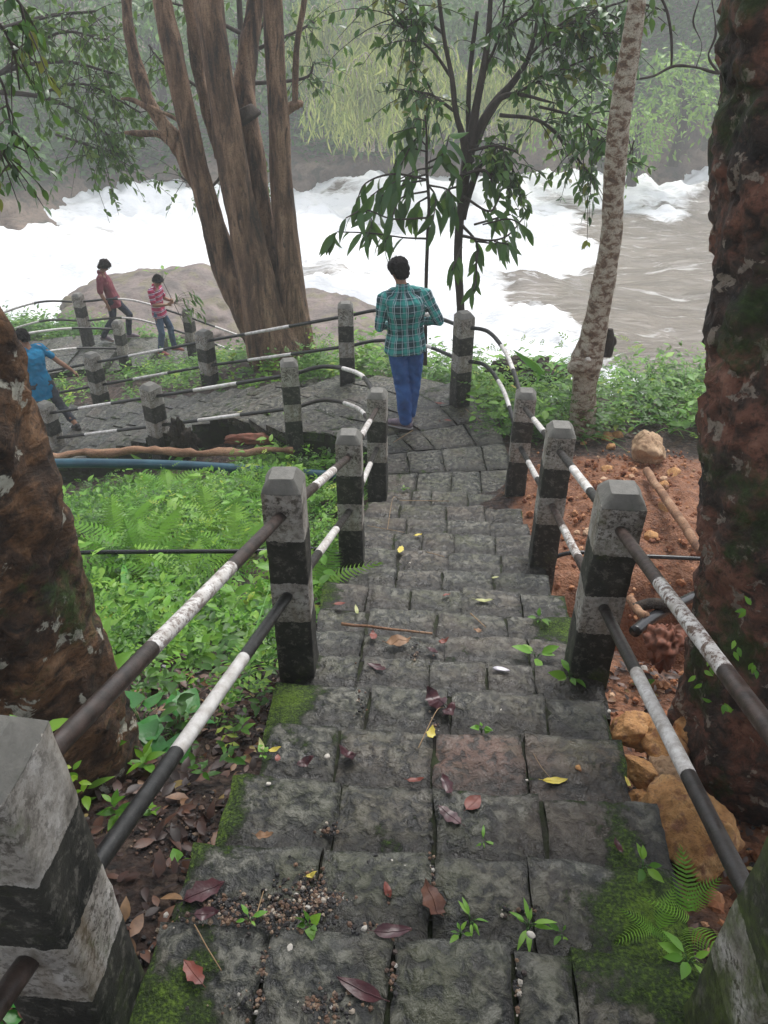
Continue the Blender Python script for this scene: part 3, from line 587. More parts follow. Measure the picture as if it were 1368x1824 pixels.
def _compound():                         # a pinnate sprig of small leaflets
    V, F = [], []; lv, lf = leaf_T(2, .5, .1); n = 0
    for t, s_, sz in [(.3, -1, .3), (.3, 1, .3), (.55, -1, .34), (.55, 1, .34), (.8, -1, .3), (.8, 1, .3), (.95, 0, .36)]:
        a = s_ * 1.05; c, s = math.cos(a), math.sin(a); q = lv * sz; q = np.stack([q[:, 0] * c + q[:, 1] * s, -q[:, 0] * s + q[:, 1] * c + t, q[:, 2] - .2 * t * t], 1); V.append(q); F.append(lf + n); n += len(lv)
    return np.vstack(V), np.vstack(F)
LT['sprig'] = _compound()
def scatter(mb, key, pos, dirs, size, nrm=None, rr=rng, rnd=None, tmpl=None):
    """place one leaf template at each position, its axis along dirs"""
    Tm = tmpl or LT[key]; pos = np.asarray(pos, float); n = len(pos)
    if n == 0: return
    d = np.asarray(dirs, float); d = d / (np.linalg.norm(d, axis=1, keepdims=True) + 1e-9)
    if nrm is None: nrm = np.array([0, 0, 1.]) + rr.normal(0, .45, (n, 3))
    s = np.cross(d, nrm); s /= np.linalg.norm(s, axis=1, keepdims=True) + 1e-9; u = np.cross(s, d)
    size = np.broadcast_to(np.asarray(size, float), (n,))
    V = Tm[0]; P = pos[:, None] + size[:, None, None] * (V[None, :, 0:1] * s[:, None] + V[None, :, 1:2] * d[:, None] + V[None, :, 2:3] * u[:, None])
    off = (np.arange(n) * len(V))[:, None, None]; Fs = [(f[None] + off).reshape(-1, f.shape[1]) for f in Tm[1:]]
    if rnd is None: rnd = rr.random(n)
    mb.add(P.reshape(-1, 3), Fs, rnd=np.repeat(rnd, len(V)))
def rdirs(n, up=.3, rr=rng):
    a = rr.uniform(0, 2 * np.pi, n); z = rr.normal(up, .35, n); return np.stack([np.cos(a), np.sin(a), z], 1)
# ================================================================ TREES
def trunk_part(parent, stems, mat, name='trunk', seg=20, amp=.05, freq=3, seed=0, vs=(1, 1, .3), step=8):
    """stems: lists of (point, radius); one mesh"""
    mb = MB()
    for P, r in stems:
        Q = resample(np.c_[P, r], step); V, F, S, A = tube(Q[:, :3], np.clip(Q[:, 3], .003, None), seg)
        k = np.repeat(Q[:, 3], seg); k = np.append(k, [Q[0, 3], Q[-1, 3]])
        if amp:
            Pc = np.repeat(Q[:, :3], seg, 0); Pc = np.vstack([Pc, Q[:1, :3], Q[-1:, :3]]); nn = V - Pc; nn /= np.linalg.norm(nn, axis=1)[:, None] + 1e-6
            V = V + nn * (fbm(V * np.array(vs), freq, 5, seed) * amp * k / k.max())[:, None]
        mb.add(V, F)
    return mb.build(name, M[mat], parent)
def dense(P, n):                        # n extra rings per control span, for near trunks
    return resample(np.array(P, float), n)
# ---- the two trunks that frame the picture
b = W(-1.17, 1.72, 2.45); root = empty('tree', b, 'thick brown trunk with pale lichen and moss at the left edge, beside the left railing', 'tree', 'big trees beside the stairs')
def near_trunk(root, ctrl, mat, seed, amp, ridge):
    C = dense(ctrl, 22); V, F, S, A = tube(C[:, :3], C[:, 3], 130, rfun=lambda s, a: 1 + ridge * np.sin(a * 5 + 1.3 * np.sin(s * 1.7) + seed) + ridge * .6 * np.sin(a * 11 + s * .8))
    Pc = np.repeat(C[:, :3], 130, 0); Pc = np.vstack([Pc, C[:1, :3], C[-1:, :3]]); nn = V - Pc; nn /= np.linalg.norm(nn, axis=1)[:, None] + 1e-6
    S3 = V * np.array([1, 1, .9]); f = fbm(S3, 3.5, 3, seed) * amp * .6 + fbm(S3, 13, 4, seed + 2, .65) * amp * .5; f += -np.exp(-((fbm(V * np.array([1, 1, 3.2]), 3.2, 3, seed + 4)) / .07) ** 2) * amp * .65
    V = V + nn * f[:, None]; return mesh_np('trunk', V, F, M[mat], root)
def col_(R, F, h, r): return list(W(R, F, h)) + [r]
near_trunk(root, [col_(-1.17, 1.72, 2.75, .42), col_(-1.17, 1.72, 2.4, .34), col_(-1.18, 1.72, 2.0, .30), col_(-1.19, 1.72, 1.5, .295), col_(-1.19, 1.72, 1.0, .30), col_(-1.21, 1.72, .5, .285), col_(-1.22, 1.74, -.3, .28), col_(-1.22, 1.8, -2.5, .25), col_(-1.2, 1.9, -5, .2)], 'bark_left', 3, .03, .018)
b = W(1.42, 1.95, 2.5); root = empty('tree', b, 'thick dark mossy trunk with red-brown bark at the right edge, beside the right railing', 'tree', 'big trees beside the stairs')
near_trunk(root, [col_(1.44, 1.9, 2.85, .40), col_(1.44, 1.9, 2.4, .35), col_(1.42, 1.93, 2.0, .325), col_(1.38, 2.0, 1.5, .32), col_(1.32, 2.1, 1.1, .32), col_(1.28, 2.24, .73, .305), col_(1.235, 2.36, .35, .29), col_(1.19, 2.46, -.05, .29), col_(1.1, 2.7, -1.0, .28), col_(1.0, 3.0, -5, .25)], 'bark_right', 13, .034, .025)
def add_shade_crown(root, top, cen, rad, n, seed):  # unseen crown, added overhead to shade the stairs
    rr = np.random.default_rng(seed); st = []; lf = MB(); top = np.array(top)
    for i in range(9):
        a = i * 2.4; e = np.array(cen) + np.array([math.cos(a) * rad[0] * .8, math.sin(a) * rad[1] * .8, rr.uniform(-.3, .8)]); st.append((np.array([top, (top + e) / 2 + [0, 0, .5], e]), np.array([.10, .06, .02])))
    trunk_part(root, st, 'bark_twig', 'branch', seg=8, amp=0, step=6); C = np.array(cen) + rr.uniform(-1, 1, (n, 3)) * np.array(rad); C = C[(((C - cen) / rad)[:, :2] ** 2).sum(1) < 1]; P = np.repeat(C, 12, 0) + rr.normal(0, .3, (len(C) * 12, 3))
    scatter(lf, 'lo', P, rdirs(len(P), -.2, rr), rr.uniform(.18, .34, len(P)), rr=rr); lf.build('shade_crown', M['leaf_dark'], root)
TREES = [o for o in COL.objects if o.name.startswith('tree') and o.type == 'EMPTY']
add_shade_crown(TREES[0], W(-1.2, 1.9, -5), (-2.6, .6, 9.6), (3.4, 4.6, 1.1), 420, 1); add_shade_crown(TREES[1], W(1.0, 3.0, -5), (2.6, 1.2, 9.8), (3.2, 4.6, 1.1), 420, 2)  # added out of view so the light comes from the river side
# ---- the pale mottled tree on the right bank
F0 = 7.2; base = at(1040, 768, F=F0); root = empty('tree', base, 'slender pale tree with brown blotches and a swollen burl, rising behind the right railing', 'tree')
def pxstem(pts, F=None):
    P, r = [], []
    for q in pts:
        px, py, wpx = q[:3]; Ff = q[3] if len(q) > 3 else F; p = at(px, py, F=Ff); P.append(p); r.append(wpx / 2 / FPX * float((p - CAM) @ FW))
    return np.array(P), np.array(r)
trunk_part(root, [pxstem([(1036, 800, 56), (1037, 768, 50), (1040, 700, 44), (1043, 664, 50), (1044, 645, 58), (1054, 610, 47), (1064, 560, 42), (1078, 490, 40), (1090, 400, 40), (1095, 300, 38), (1105, 200, 36), (1120, 100, 34), (1135, 0, 32), (1150, -120, 30), (1160, -400, 24)], F0)], 'bark_mottled', seg=32, amp=.02, freq=4, seed=5, vs=(1, 1, 1), step=12)
trunk_part(root, [pxstem([(1045, 650, 30), (1030, 652, 34), (1020, 658, 26), (1014, 664, 10)], F0 - .05)], 'bark_mottled', 'burl', seg=20, amp=.03, freq=9, seed=8, vs=(1, 1, 1))
trunk_part(root, [pxstem([(1078, 632, 22), (1082, 612, 22), (1085, 598, 18), (1087, 586, 10)], F0), pxstem([(1080, 614, 14), (1092, 610, 12), (1094, 600, 6)], F0)], 'stump_wood', 'bark_stub', seg=12, amp=.02, freq=9)
trunk_part(root, [pxstem([(1047, 646, 1), (1048, 640, 11), (1050, 636, 1)], F0 - .17)], 'chip_white', 'white_disc', seg=14, amp=0)
# ---- the many-stemmed tree in the middle
F0 = 11.0; base = at(495, 628, F=F0); root = empty('tree', base, 'large tree of several brown stems growing from one base behind the curved railing', 'tree')
stems = [pxstem([(225, -120, 24, 11.4), (225, 0, 25, 11.3), (238, 90, 27, 11.2), (252, 150, 30, 11.1), (285, 215, 30, 11), (318, 262, 32, 11), (345, 312, 34, 10.95), (368, 372, 28, 10.95)]),
         pxstem([(278, -120, 38, 11.2), (289, 0, 40, 11.1), (308, 100, 42, 11), (330, 200, 44, 10.9), (352, 300, 45, 10.9), (380, 400, 50, 10.9), (412, 500, 58, 10.9), (450, 575, 64, 10.9), (482, 640, 70, 10.9)]),
         pxstem([(325, -120, 20, 11.4), (335, 0, 22, 11.4), (350, 100, 24, 11.3), (368, 190, 26, 11.2), (395, 280, 26, 11.1)]),
         pxstem([(366, -120, 58, 10.9), (372, 0, 60, 10.85), (386, 100, 58, 10.8), (400, 200, 60, 10.8), (416, 300, 62, 10.75), (437, 400, 64, 10.75), (458, 500, 74, 10.75), (485, 640, 96, 10.75)]),
         pxstem([(462, -120, 30, 11.6), (456, 0, 32, 11.5), (442, 90, 38, 11.4), (433, 150, 42, 11.3), (441, 220, 46, 11.2), (456, 300, 44, 11.15), (472, 400, 42, 11.1), (490, 500, 46, 11), (512, 620, 60, 11)]),
         pxstem([(482, -120, 40, 11), (486, 0, 42, 11), (491, 100, 41, 10.95), (496, 200, 42, 10.9), (500, 300, 44, 10.9), (508, 400, 50, 10.9), (518, 500, 58, 10.9), (528, 580, 64, 10.9), (532, 640, 84, 10.9)]),
         pxstem([(470, 560, 70, 10.8), (495, 610, 110, 10.8), (500, 645, 130, 10.8)])]
stems = [(P, r * (.86 if i < 6 else .8)) for i, (P, r) in enumerate(stems)]
trunk_part(root, stems, 'bark_stems', seg=36, amp=.045, freq=6, seed=21, vs=(1, 1, .22), step=14)
for st in ([(546, -100, 9), (542, 0, 10), (528, 90, 10), (526, 180, 11), (531, 188, 14)], [(505, 200, 16), (520, 190, 17), (533, 185, 13), (540, 186, 8)], [(312, 262, 14), (285, 240, 13), (250, 238, 11), (222, 236, 6)], [(284, 214, 13), (262, 192, 11), (235, 178, 8), (215, 176, 4)],
           [(262, 188, 8), (300, 205, 6), (320, 216, 5)], [(362, 330, 30), (352, 312, 34), (347, 305, 22)], [(448, 215, 40), (444, 208, 44), (436, 190, 26)]):
    trunk_part(root, [pxstem(st, 10.95)], 'bark_stems' if st[0][2] < 25 else 'stump_wood', 'branch' if st[0][2] < 25 else 'knot', seg=10, amp=.01, freq=8)
def twigs_and_leaves(root, lines, F, key, mat, n_twig, twig_len, leaf, per, seed, spread=.35, droop=.4, mb_extra=None, depth=.8, branch_mat='bark_twig', bw=6, start=.25, nm='foliage', sway=None):
    """lines: pixel polylines of branches; sprays of twigs leave them, leaves sit along the twigs"""
    rr = np.random.default_rng(seed); tw = MB(); lf = MB(); stems = []
    for ln in lines:
        Fl = ln[0][3] if len(ln[0]) > 3 else F; P, r = pxstem([(q[0], q[1], q[2]) + ((q[3],) if len(q) > 3 else (Fl,)) for q in ln]); Q = resample(P, 10); stems.append((P, np.clip(r, .003, None)))
        k0 = int(len(Q) * start)
        for i in range(n_twig):
            k = rr.integers(k0, len(Q)); o = Q[k]; d = (Q[min(k + 1, len(Q) - 1)] - Q[max(k - 1, 0)]); d /= np.linalg.norm(d) + 1e-6
            e = d * rr.uniform(.1, .9) + rr.normal(0, 1, 3) * spread * 1.6 + np.array([0, 0, -droop * rr.uniform(0, 1)]); e /= np.linalg.norm(e); L = twig_len * rr.uniform(.4, 1.15)
            ts = np.linspace(0, 1, 6)[:, None]; C = o + e * L * ts + np.array([0, 0, -1]) * L * .35 * droop * 2 * ts ** 2
            V, Ff, _, _ = tube(C, np.linspace(.006, .0025, 6), 4, caps=False); tw.add(V, Ff)
            m = per; tt = np.sort(rr.uniform(.15, 1, m)); pos = np.stack([np.interp(tt, ts[:, 0], C[:, a]) for a in range(3)], 1)
            side = rr.normal(0, 1, (m, 3)); dd = e * .55 + side * .75 + np.array([0, 0, -droop * 1.3]); scatter(lf, key, pos, dd, leaf * rr.uniform(.6, 1.15, m), rr=rr, rnd=np.clip(rr.random(m) * .85 + rr.uniform(-.1, .15), 0, 1) if rr.random() > .06 else np.full(m, .99))
    if stems: trunk_part(root, stems, branch_mat, 'branch', seg=8, amp=0, step=6)
    tw.build('twigs', M[branch_mat], root); lf.build(nm, M[mat], root)
# ---- young tree right of the man, its crown across the top
base = at(822, 600, F=9.2); root = empty('tree', base, 'young tree with a forked dark trunk and glossy leaves, right of the man', 'tree', 'young trees behind the railing')
trunk_part(root, [pxstem([(822, 640, 18), (821, 560, 15), (816, 480, 14), (817, 420, 15), (824, 350, 16), (832, 290, 20), (838, 255, 24)], 9.2),
                  pxstem([(824, 390, 14), (834, 350, 13), (848, 310, 11), (862, 285, 8)], 9.2),
                  pxstem([(834, 290, 22), (826, 250, 14), (812, 200, 11), (805, 140, 10), (790, 60, 8), (775, -60, 6)], 9.1), pxstem([(838, 262, 22), (846, 200, 14), (858, 140, 12), (870, 60, 10), (876, -60, 7)], 9.2),
                  pxstem([(840, 262, 24), (862, 215, 17), (885, 180, 15), (915, 145, 12), (942, 100, 9), (960, 20, 7), (968, -60, 4)], 9.3), pxstem([(842, 255, 16), (870, 200, 12), (900, 170, 9), (935, 170, 7), (965, 178, 5), (990, 184, 2)], 9.2),
                  pxstem([(838, 262, 14), (834, 200, 9), (838, 120, 8), (850, 20, 6)], 9.3)], 'bark_twig', seg=12, amp=.01, freq=6, step=8)
twigs_and_leaves(root, [[(805, 140, 6), (770, 90, 5), (730, 60, 4), (690, 20, 3)], [(790, 60, 6), (740, 20, 4), (700, -30, 3)], [(858, 140, 6), (890, 60, 5), (900, -20, 3)], [(885, 180, 7), (950, 150, 5), (1010, 120, 4), (1060, 100, 3)],
                        [(890, 205, 7), (960, 215, 6), (1010, 260, 5), (1050, 310, 3)], [(942, 100, 6), (990, 50, 5), (1050, 10, 4)], [(870, 60, 5), (930, 30, 4), (980, -30, 3)], [(812, 200, 6), (770, 170, 5), (745, 165, 3)],
                        [(960, 190, 5), (1000, 200, 5), (1040, 215, 4), (1075, 260, 3)], [(950, 100, 5), (1030, 60, 4), (1100, 60, 3)], [(980, 60, 5), (1060, 20, 4), (1120, 0, 3)]], 9.2, 'ovate', 'leaf_dark', 21, .62, .125, 8, 31, .5, .45)
twigs_and_leaves(root, [[(845, 300, 6), (880, 310, 5), (905, 290, 4), (925, 330, 3)], [(835, 270, 6), (880, 260, 5), (920, 270, 4)]], 9.0, 'ovate', 'leaf_mid', 20, .4, .14, 8, 33, .5, .5, nm='low_foliage')
# the large drooping leaves low on the trunk
def droopers(root, lines, F, size, seed, per=3, mat='leaf_dark', tw=.14):
    rr = np.random.default_rng(seed); lf = MB(); stems = []
    for ln in lines:
        P, r = pxstem([(q[0], q[1], q[2] if len(q) > 2 else 3) for q in ln], F); P = P + np.r_[0, rr.normal(0, .12, len(P) - 1)][:, None] * np.array([0, 1, 0]); Q = resample(P, 8); stems.append((P, np.clip(r, .003, None)))
        ks = np.linspace(len(Q) * .35, len(Q) - 1, per * 2 + 1).astype(int)
        pos = Q[ks]; n = len(ks); d = Q[np.minimum(ks + 1, len(Q) - 1)] - Q[ks - 1]; d /= np.linalg.norm(d, axis=1)[:, None]; s = np.where(np.arange(n) % 2, 1, -1)[:, None] * np.cross(d, [0, 0, 1.])
        dd = d * .5 + s * .55 + np.array([0, 0, -.75]) + rr.normal(0, .22, (n, 3)); dd[-1] = d[-1] + [0, 0, -1]
        scatter(lf, 'long', pos, dd, size * rr.uniform(.75, 1.12, n), nrm=np.array([0, -.75, .65]) + rr.normal(0, .4, (n, 3)), rr=rr, rnd=rr.uniform(.2, .8, n))
    trunk_part(root, stems, 'bark_twig', 'branch', seg=6, amp=0, step=6); lf.build('drooping_leaves', M[mat], root)
droopers(root, [[(822, 420, 6), (870, 425, 4), (905, 418, 3), (935, 395, 3)], [(822, 400, 6), (850, 440, 4), (848, 475, 3)], [(850, 430, 4), (885, 440, 3), (905, 430, 3)], [(845, 400, 4), (880, 395, 4), (910, 385, 3)], [(826, 350, 5), (870, 370, 4), (890, 345, 3)]], 9.1, .27, 4)
droopers(root, [[(848, 450, 4), (848, 490, 3), (842, 510, 2)], [(822, 440, 5), (805, 470, 3)], [(880, 430, 3), (905, 430, 2)], [(860, 400, 3), (905, 385, 3), (935, 400, 2)], [(800, 320, 5), (860, 300, 5), (880, 330, 3)], [(830, 330, 5), (795, 345, 4), (805, 380, 3)]], 8.9, .27, 5, per=2)
base = at(758, 640, F=8.9); root = empty('tree', base, 'thin sapling with large drooping leaves hanging over the man in the plaid shirt', 'tree', 'young trees behind the railing')
trunk_part(root, [pxstem([(757, 650, 7), (758, 600, 6.5), (759, 500, 6), (762, 420, 6), (764, 360, 5.5), (760, 300, 5), (760, 240, 4), (757, 205, 3)], 8.9)], 'bark_twig', seg=8, amp=.004, freq=9)
droopers(root, [[(760, 388, 4), (700, 386, 3), (650, 375, 3), (620, 380, 2)], [(760, 425, 4), (720, 420, 3), (660, 417, 3), (600, 415, 2)], [(762, 320, 4), (700, 310, 4), (650, 330, 3), (635, 360, 2)], [(762, 320, 4), (720, 330, 3), (680, 350, 3)],
                [(760, 260, 3), (740, 250, 3), (715, 290, 2)], [(758, 230, 3), (735, 225, 2), (700, 240, 2)], [(758, 215, 3), (740, 210, 2), (728, 232, 2)], [(762, 300, 4), (800, 290, 3), (820, 320, 2)], [(764, 330, 4), (800, 340, 3), (810, 370, 2)],
                [(764, 350, 4), (740, 370, 3), (730, 400, 2)], [(762, 290, 4), (790, 270, 3), (800, 240, 2)], [(762, 270, 3), (720, 268, 3), (700, 300, 2)], [(700, 390, 3), (690, 420, 3), (684, 440, 2)], [(650, 375, 3), (660, 400, 2), (655, 420, 2)],
                [(762, 310, 4), (690, 335, 3), (660, 350, 2)], [(763, 330, 4), (775, 360, 3), (772, 390, 2)], [(764, 340, 4), (715, 355, 3), (700, 380, 2)], [(760, 300, 4), (740, 310, 3), (700, 320, 2)], [(600, 415, 2), (592, 420, 2)]], 8.7, .29, 9)
# ---- foliage around the many-stemmed tree and the overhanging branches at the corners
base = W(-6.5, 12.5, 5.9); root = empty('tree', base, 'leafy tree at the left, its thin branches spread left of the brown stems', 'tree')
trunk_part(root, [pxstem([(-160, 640, 60, 13), (-150, 400, 50, 13), (-120, 150, 45, 13), (-100, -200, 35, 13)])], 'bark_stems', seg=14, amp=.03, freq=4)
twigs_and_leaves(root, [[(-120, 100, 14, 12.8), (-20, 60, 10, 12.5), (80, 30, 7, 12), (170, 20, 4, 11.8)], [(-120, 200, 14, 12.8), (0, 130, 9, 12.5), (110, 110, 6, 12), (200, 130, 4, 11.8)], [(-100, 160, 10, 12.8), (60, 170, 8, 12), (140, 200, 5, 12), (190, 240, 4, 11.8)],
                        [(0, 130, 7, 12.4), (100, 60, 5, 12), (190, 70, 3, 11.6)], [(60, 170, 5, 12), (150, 150, 4, 11.9), (250, 200, 3, 11.6)], [(100, 240, 5, 12.2), (160, 260, 4, 12), (200, 280, 3, 12)]], 12, 'ovate', 'leaf_mid', 30, .85, .13, 9, 41, .6, .35, start=.3)
root2 = empty('tree', W(-5, 5.2, 4.2), 'dark leafy tree whose drooping leaves hang in at the top left corner', 'tree')
trunk_part(root2, [pxstem([(-700, 900, 70, 5), (-650, 400, 60, 5), (-500, 0, 45, 5), (-350, -200, 30, 5)])], 'bark_twig', seg=14, amp=.02, freq=4)
twigs_and_leaves(root2, [[(-500, 0, 30, 5), (-200, -50, 12, 5), (-30, 20, 7, 5), (20, 80, 5, 5), (35, 160, 3, 5)], [(-400, -100, 20, 5), (-50, -60, 8, 5), (30, 0, 5, 5), (45, 40, 3, 5)], [(-60, 60, 7, 5), (0, 140, 5, 5), (15, 200, 4, 5), (25, 260, 3, 5)], [(-80, 120, 6, 5), (-20, 230, 4, 5), (20, 300, 3, 5)]], 5, 'ovate', 'leaf_dark', 8, .3, .085, 6, 43, .4, .6, start=.55)
root3 = empty('tree', W(-1.0, 13.0, 5.6), 'thin tree with sparse leaves showing between the stems of the brown tree', 'tree')
trunk_part(root3, [pxstem([(452, 560, 20, 13), (440, 400, 18, 13), (425, 250, 14, 13), (430, 100, 12, 13), (420, -100, 9, 13)])], 'bark_twig', seg=10, amp=.01, freq=4)
twigs_and_leaves(root3, [[(425, 250, 8), (380, 330, 5), (330, 320, 4), (315, 300, 3)], [(430, 110, 8), (460, 60, 5), (480, 20, 3)], [(425, 200, 8), (300, 120, 5), (265, 80, 4)], [(430, 100, 8), (520, 60, 5), (560, 40, 4)], [(428, 150, 8), (540, 140, 5), (560, 110, 3)], [(428, 350, 6), (470, 300, 5), (475, 340, 3)], [(430, 60, 8), (350, 20, 5), (290, 0, 4)]], 12.5, 'ovate', 'leaf_mid', 14, .6, .12, 7, 47, .5, .35)
root4 = empty('tree', W(3.4, 9.2, 4.4), 'tree right of the mottled tree with thin bare looping branches and some leaves', 'tree')
trunk_part(root4, [pxstem([(1420, 760, 30, 8.6), (1440, 500, 28, 8.6), (1430, 250, 22, 8.6), (1380, 60, 14, 8.6), (1330, -120, 9, 8.6)]), pxstem([(1400, 110, 9), (1330, 125, 6), (1280, 130, 5), (1240, 120, 5), (1200, 118, 5), (1165, 135, 4), (1130, 142, 3)], 8.4),
                  pxstem([(1196, 120, 4), (1196, 70, 5), (1188, 20, 5), (1170, -20, 4)], 8.4), pxstem([(1240, 120, 4), (1250, 80, 3), (1235, 40, 3), (1245, 0, 2)], 8.4), pxstem([(1280, 130, 4), (1262, 100, 3), (1275, 60, 3), (1268, 0, 2)], 8.4)], 'bark_twig', 'trunk', seg=10, amp=.006, freq=6)
twigs_and_leaves(root4, [[(1188, 20, 4), (1150, 10, 3), (1120, 30, 3)], [(1100, 330, 3), (1120, 280, 3), (1130, 250, 3)], [(1130, 142, 3), (1100, 170, 2), (1085, 250, 2)]], 8.4, 'ovate', 'leaf_dark', 10, .4, .12, 6, 49, .5, .5)
# ---- far bank: trees, bamboo, undergrowth
def far_tree(px, py_base, py_top, F, spread_px, mat, label, n_cl, leaf=.42, seed=0, name='tree', group='trees on the far bank', key='lo', per=40):
    rr = np.random.default_rng(seed + 500); base = at(px, py_base, F=F); top = at(px, py_top, F=F + 1.5); dd = float((base - CAM) @ FW); sw = spread_px / FPX * dd
    root = empty(name, base, label, 'tree', group); H = top[2] - base[2]
    ln = [(base - [0, 0, 1.0], .28), (base + [rr.normal(0, .3), 0, H * .4], .2), (base + [rr.normal(0, .5), .3, H * .8], .1)]
    st = [(np.array([p for p, _ in ln]), np.array([r for _, r in ln]))]; lf = MB(); C = []
    nb = max(6, n_cl // 7)
    for i in range(nb):
        t = rr.uniform(.15, .95); a = rr.uniform(0, 2 * np.pi); r = sw * math.sqrt(max(.05, 1 - (2 * t - 1.0) ** 2 * .8)) * rr.uniform(.35, 1); o = base + [0, 0, H * t * .75]; e = base + np.array([math.cos(a) * r, math.sin(a) * r * .8, H * (t + .08)])
        m = (o + e) / 2 + [0, 0, .3]; st.append((np.array([o, m, e]), np.array([.08, .05, .02])))
        for _ in range(7): C.append(e + rr.normal(0, 1, 3) * np.array([sw * .24, sw * .24, H * .085 + .25]) - (e - m) * rr.uniform(0, .6))
    trunk_part(root, st, 'bark_twig', seg=7, amp=0, step=5); C = np.array(C); n = len(C)
    P = np.repeat(C, per, 0) + rr.normal(0, 1, (n * per, 3)) * np.array([.62, .62, .42]); out = P - np.repeat(C, per, 0)
    shade = np.repeat(rr.uniform(0, .5, n), per) + rr.uniform(0, .5, n * per)
    scatter(lf, key, P, out * .8 + rr.normal(0, .5, P.shape) + [0, 0, -.3], leaf * rr.uniform(.6, 1.2, len(P)), rr=rr, rnd=shade); lf.build('foliage', M[mat], root)
specs = [(-150, 300, -60, 42, 120, 'leaf_far', 'leafy tree on the far bank at the left edge of the picture'), (40, 285, -80, 43, 110, 'leaf_far', 'misty tree on the far bank at the upper left'), (170, 265, -40, 44, 100, 'leaf_far', 'misty tree on the far bank left of the brown stems'),
         (300, 265, -80, 46, 110, 'leaf_far', 'misty tree on the far bank behind the left brown stems'), (440, 262, -60, 47, 100, 'leaf_far', 'misty tree on the far bank behind the middle brown stems'), (565, 255, -40, 48, 90, 'leaf_far', 'dark misty tree on the far bank right of the brown stems'),
         (720, 235, -90, 50, 110, 'leaf_far', 'tall misty tree on the far bank above the bamboo'), (850, 220, -60, 50, 100, 'leaf_far', 'misty tree on the far bank behind the forked young tree'), (980, 215, -80, 50, 100, 'leaf_far', 'misty tree above the dark rock face right of centre'),
         (1110, 150, -90, 52, 110, 'leaf_far', 'misty tree above the gorge behind the mottled trunk'), (1260, 120, -110, 52, 120, 'leaf_far', 'misty tree above the gorge beside the right mossy trunk'), (1420, 150, -110, 50, 130, 'leaf_far', 'misty tree above the gorge at the right edge')]
for i, (px, pb, pt, F, sw, mt, lb) in enumerate(specs): far_tree(px, pb, pt, F, sw, mt, lb, 90, seed=i)
far_tree(1205, 255, 130, 40, 62, 'leaf_bright', 'bright green bush leaning over the dark gorge beside the right trunk', 46, .34, 20, 'bush', 'bright bushes over the gorge', per=22)
far_tree(1010, 262, 165, 40, 60, 'leaf_bright', 'bright green bush over the dark rock left of the mottled trunk', 40, .34, 21, 'bush', 'bright bushes over the gorge', per=20)
far_tree(1130, 290, 215, 39, 28, 'leaf_bright', 'small bright green shrub hanging just right of the mottled trunk', 18, .3, 22, 'bush', 'bright bushes over the gorge', per=18)
def bamboo(px, py0, py1, F, n, seed, label, wdt=60, mat='leaf_bamboo'):
    rr = np.random.default_rng(seed); base = at(px, py1, F=F); root = empty('bamboo', base, label, 'bamboo', 'bamboo clumps on the far bank'); st = []; lf = MB()
    for i in range(n):
        x = px + rr.normal(0, wdt * .5); b = at(x, py1 - 30, F=F + rr.uniform(0, 1)); H = at(px, py0, F=F)[2] - b[2]; H *= rr.uniform(.75, 1.05); dx = rr.normal(0, 1.2); dy = -rr.uniform(.8, 2.6)
        P = np.array([b, b + [dx * .1, dy * .1, H * .6], b + [dx * .5, dy * .5, H], b + [dx, dy, H * rr.uniform(.75, .95)], b + [dx * 1.25, dy * 1.3, H * rr.uniform(.25, .6)]]); Q = resample(P, 12); st.append((P, np.array([.05, .045, .03, .015, .008])))
        k = rr.integers(len(Q) // 3, len(Q), 170); o = Q[k] + rr.normal(0, .22, (170, 3)) + np.array([0, 0, -1]) * rr.uniform(0, .7, (170, 1))
        scatter(lf, 'bamboo', o, rr.normal(0, .4, (170, 3)) + [0, -.1, -1], rr.uniform(.35, .7, 170), nrm=np.array([0, -1, .2]) + rr.normal(0, .4, (170, 3)), rr=rr)
    trunk_part(root, st, 'bark_mottled', 'culms', seg=6, amp=0, step=5); lf.build('foliage', M[mat], root)
bamboo(655, 95, 300, 39, 16, 1, 'pale yellow-green drooping bamboo in the centre of the far bank', 40)
bamboo(735, 60, 270, 41, 16, 2, 'pale bamboo behind the leaves of the sapling', 60); bamboo(620, -10, 240, 44, 14, 3, 'tall misty bamboo between the brown stems and the sapling', 70); bamboo(860, 110, 280, 41, 10, 4, 'bamboo behind the forked young tree', 60)
def undergrowth():
    rr = np.random.default_rng(77); H = HILL; n0, n1 = H.shape[:2]; mb = MB(); N_ = 30000
    a = rr.uniform(0, n0 - 1.01, N_); j = 16 + (n1 - 30) * rr.random(N_) ** 1.3; i0, j0 = a.astype(int), j.astype(int); fa, fj = (a - i0)[:, None], (j - j0)[:, None]
    P = H[i0, j0] * (1 - fa) * (1 - fj) + H[i0 + 1, j0] * fa * (1 - fj) + H[i0, j0 + 1] * (1 - fa) * fj + H[i0 + 1, j0 + 1] * fa * fj
    lump = fbm(P, .35, 3, 5); keep = (lump > -.35) | (j > 34); P, lump = P[keep], lump[keep]; n = len(P)
    P = P + rr.random((n, 1)) ** 1.5 * np.array([0, -.7, 1.5]) * (1.2 + lump[:, None]) + rr.normal(0, .2, (n, 3)); scatter(mb, 'lo', P, rdirs(n, .2, rr) + [0, -.4, 0], rr.uniform(.3, .75, n), rr=rr, rnd=np.clip(rr.random(n) * .6 + lump * .4, 0, 1))
    tag(mb.build('undergrowth', M['leaf_far']), 'misty green undergrowth covering the slope above the far rocks', 'undergrowth', kind='stuff')
undergrowth()
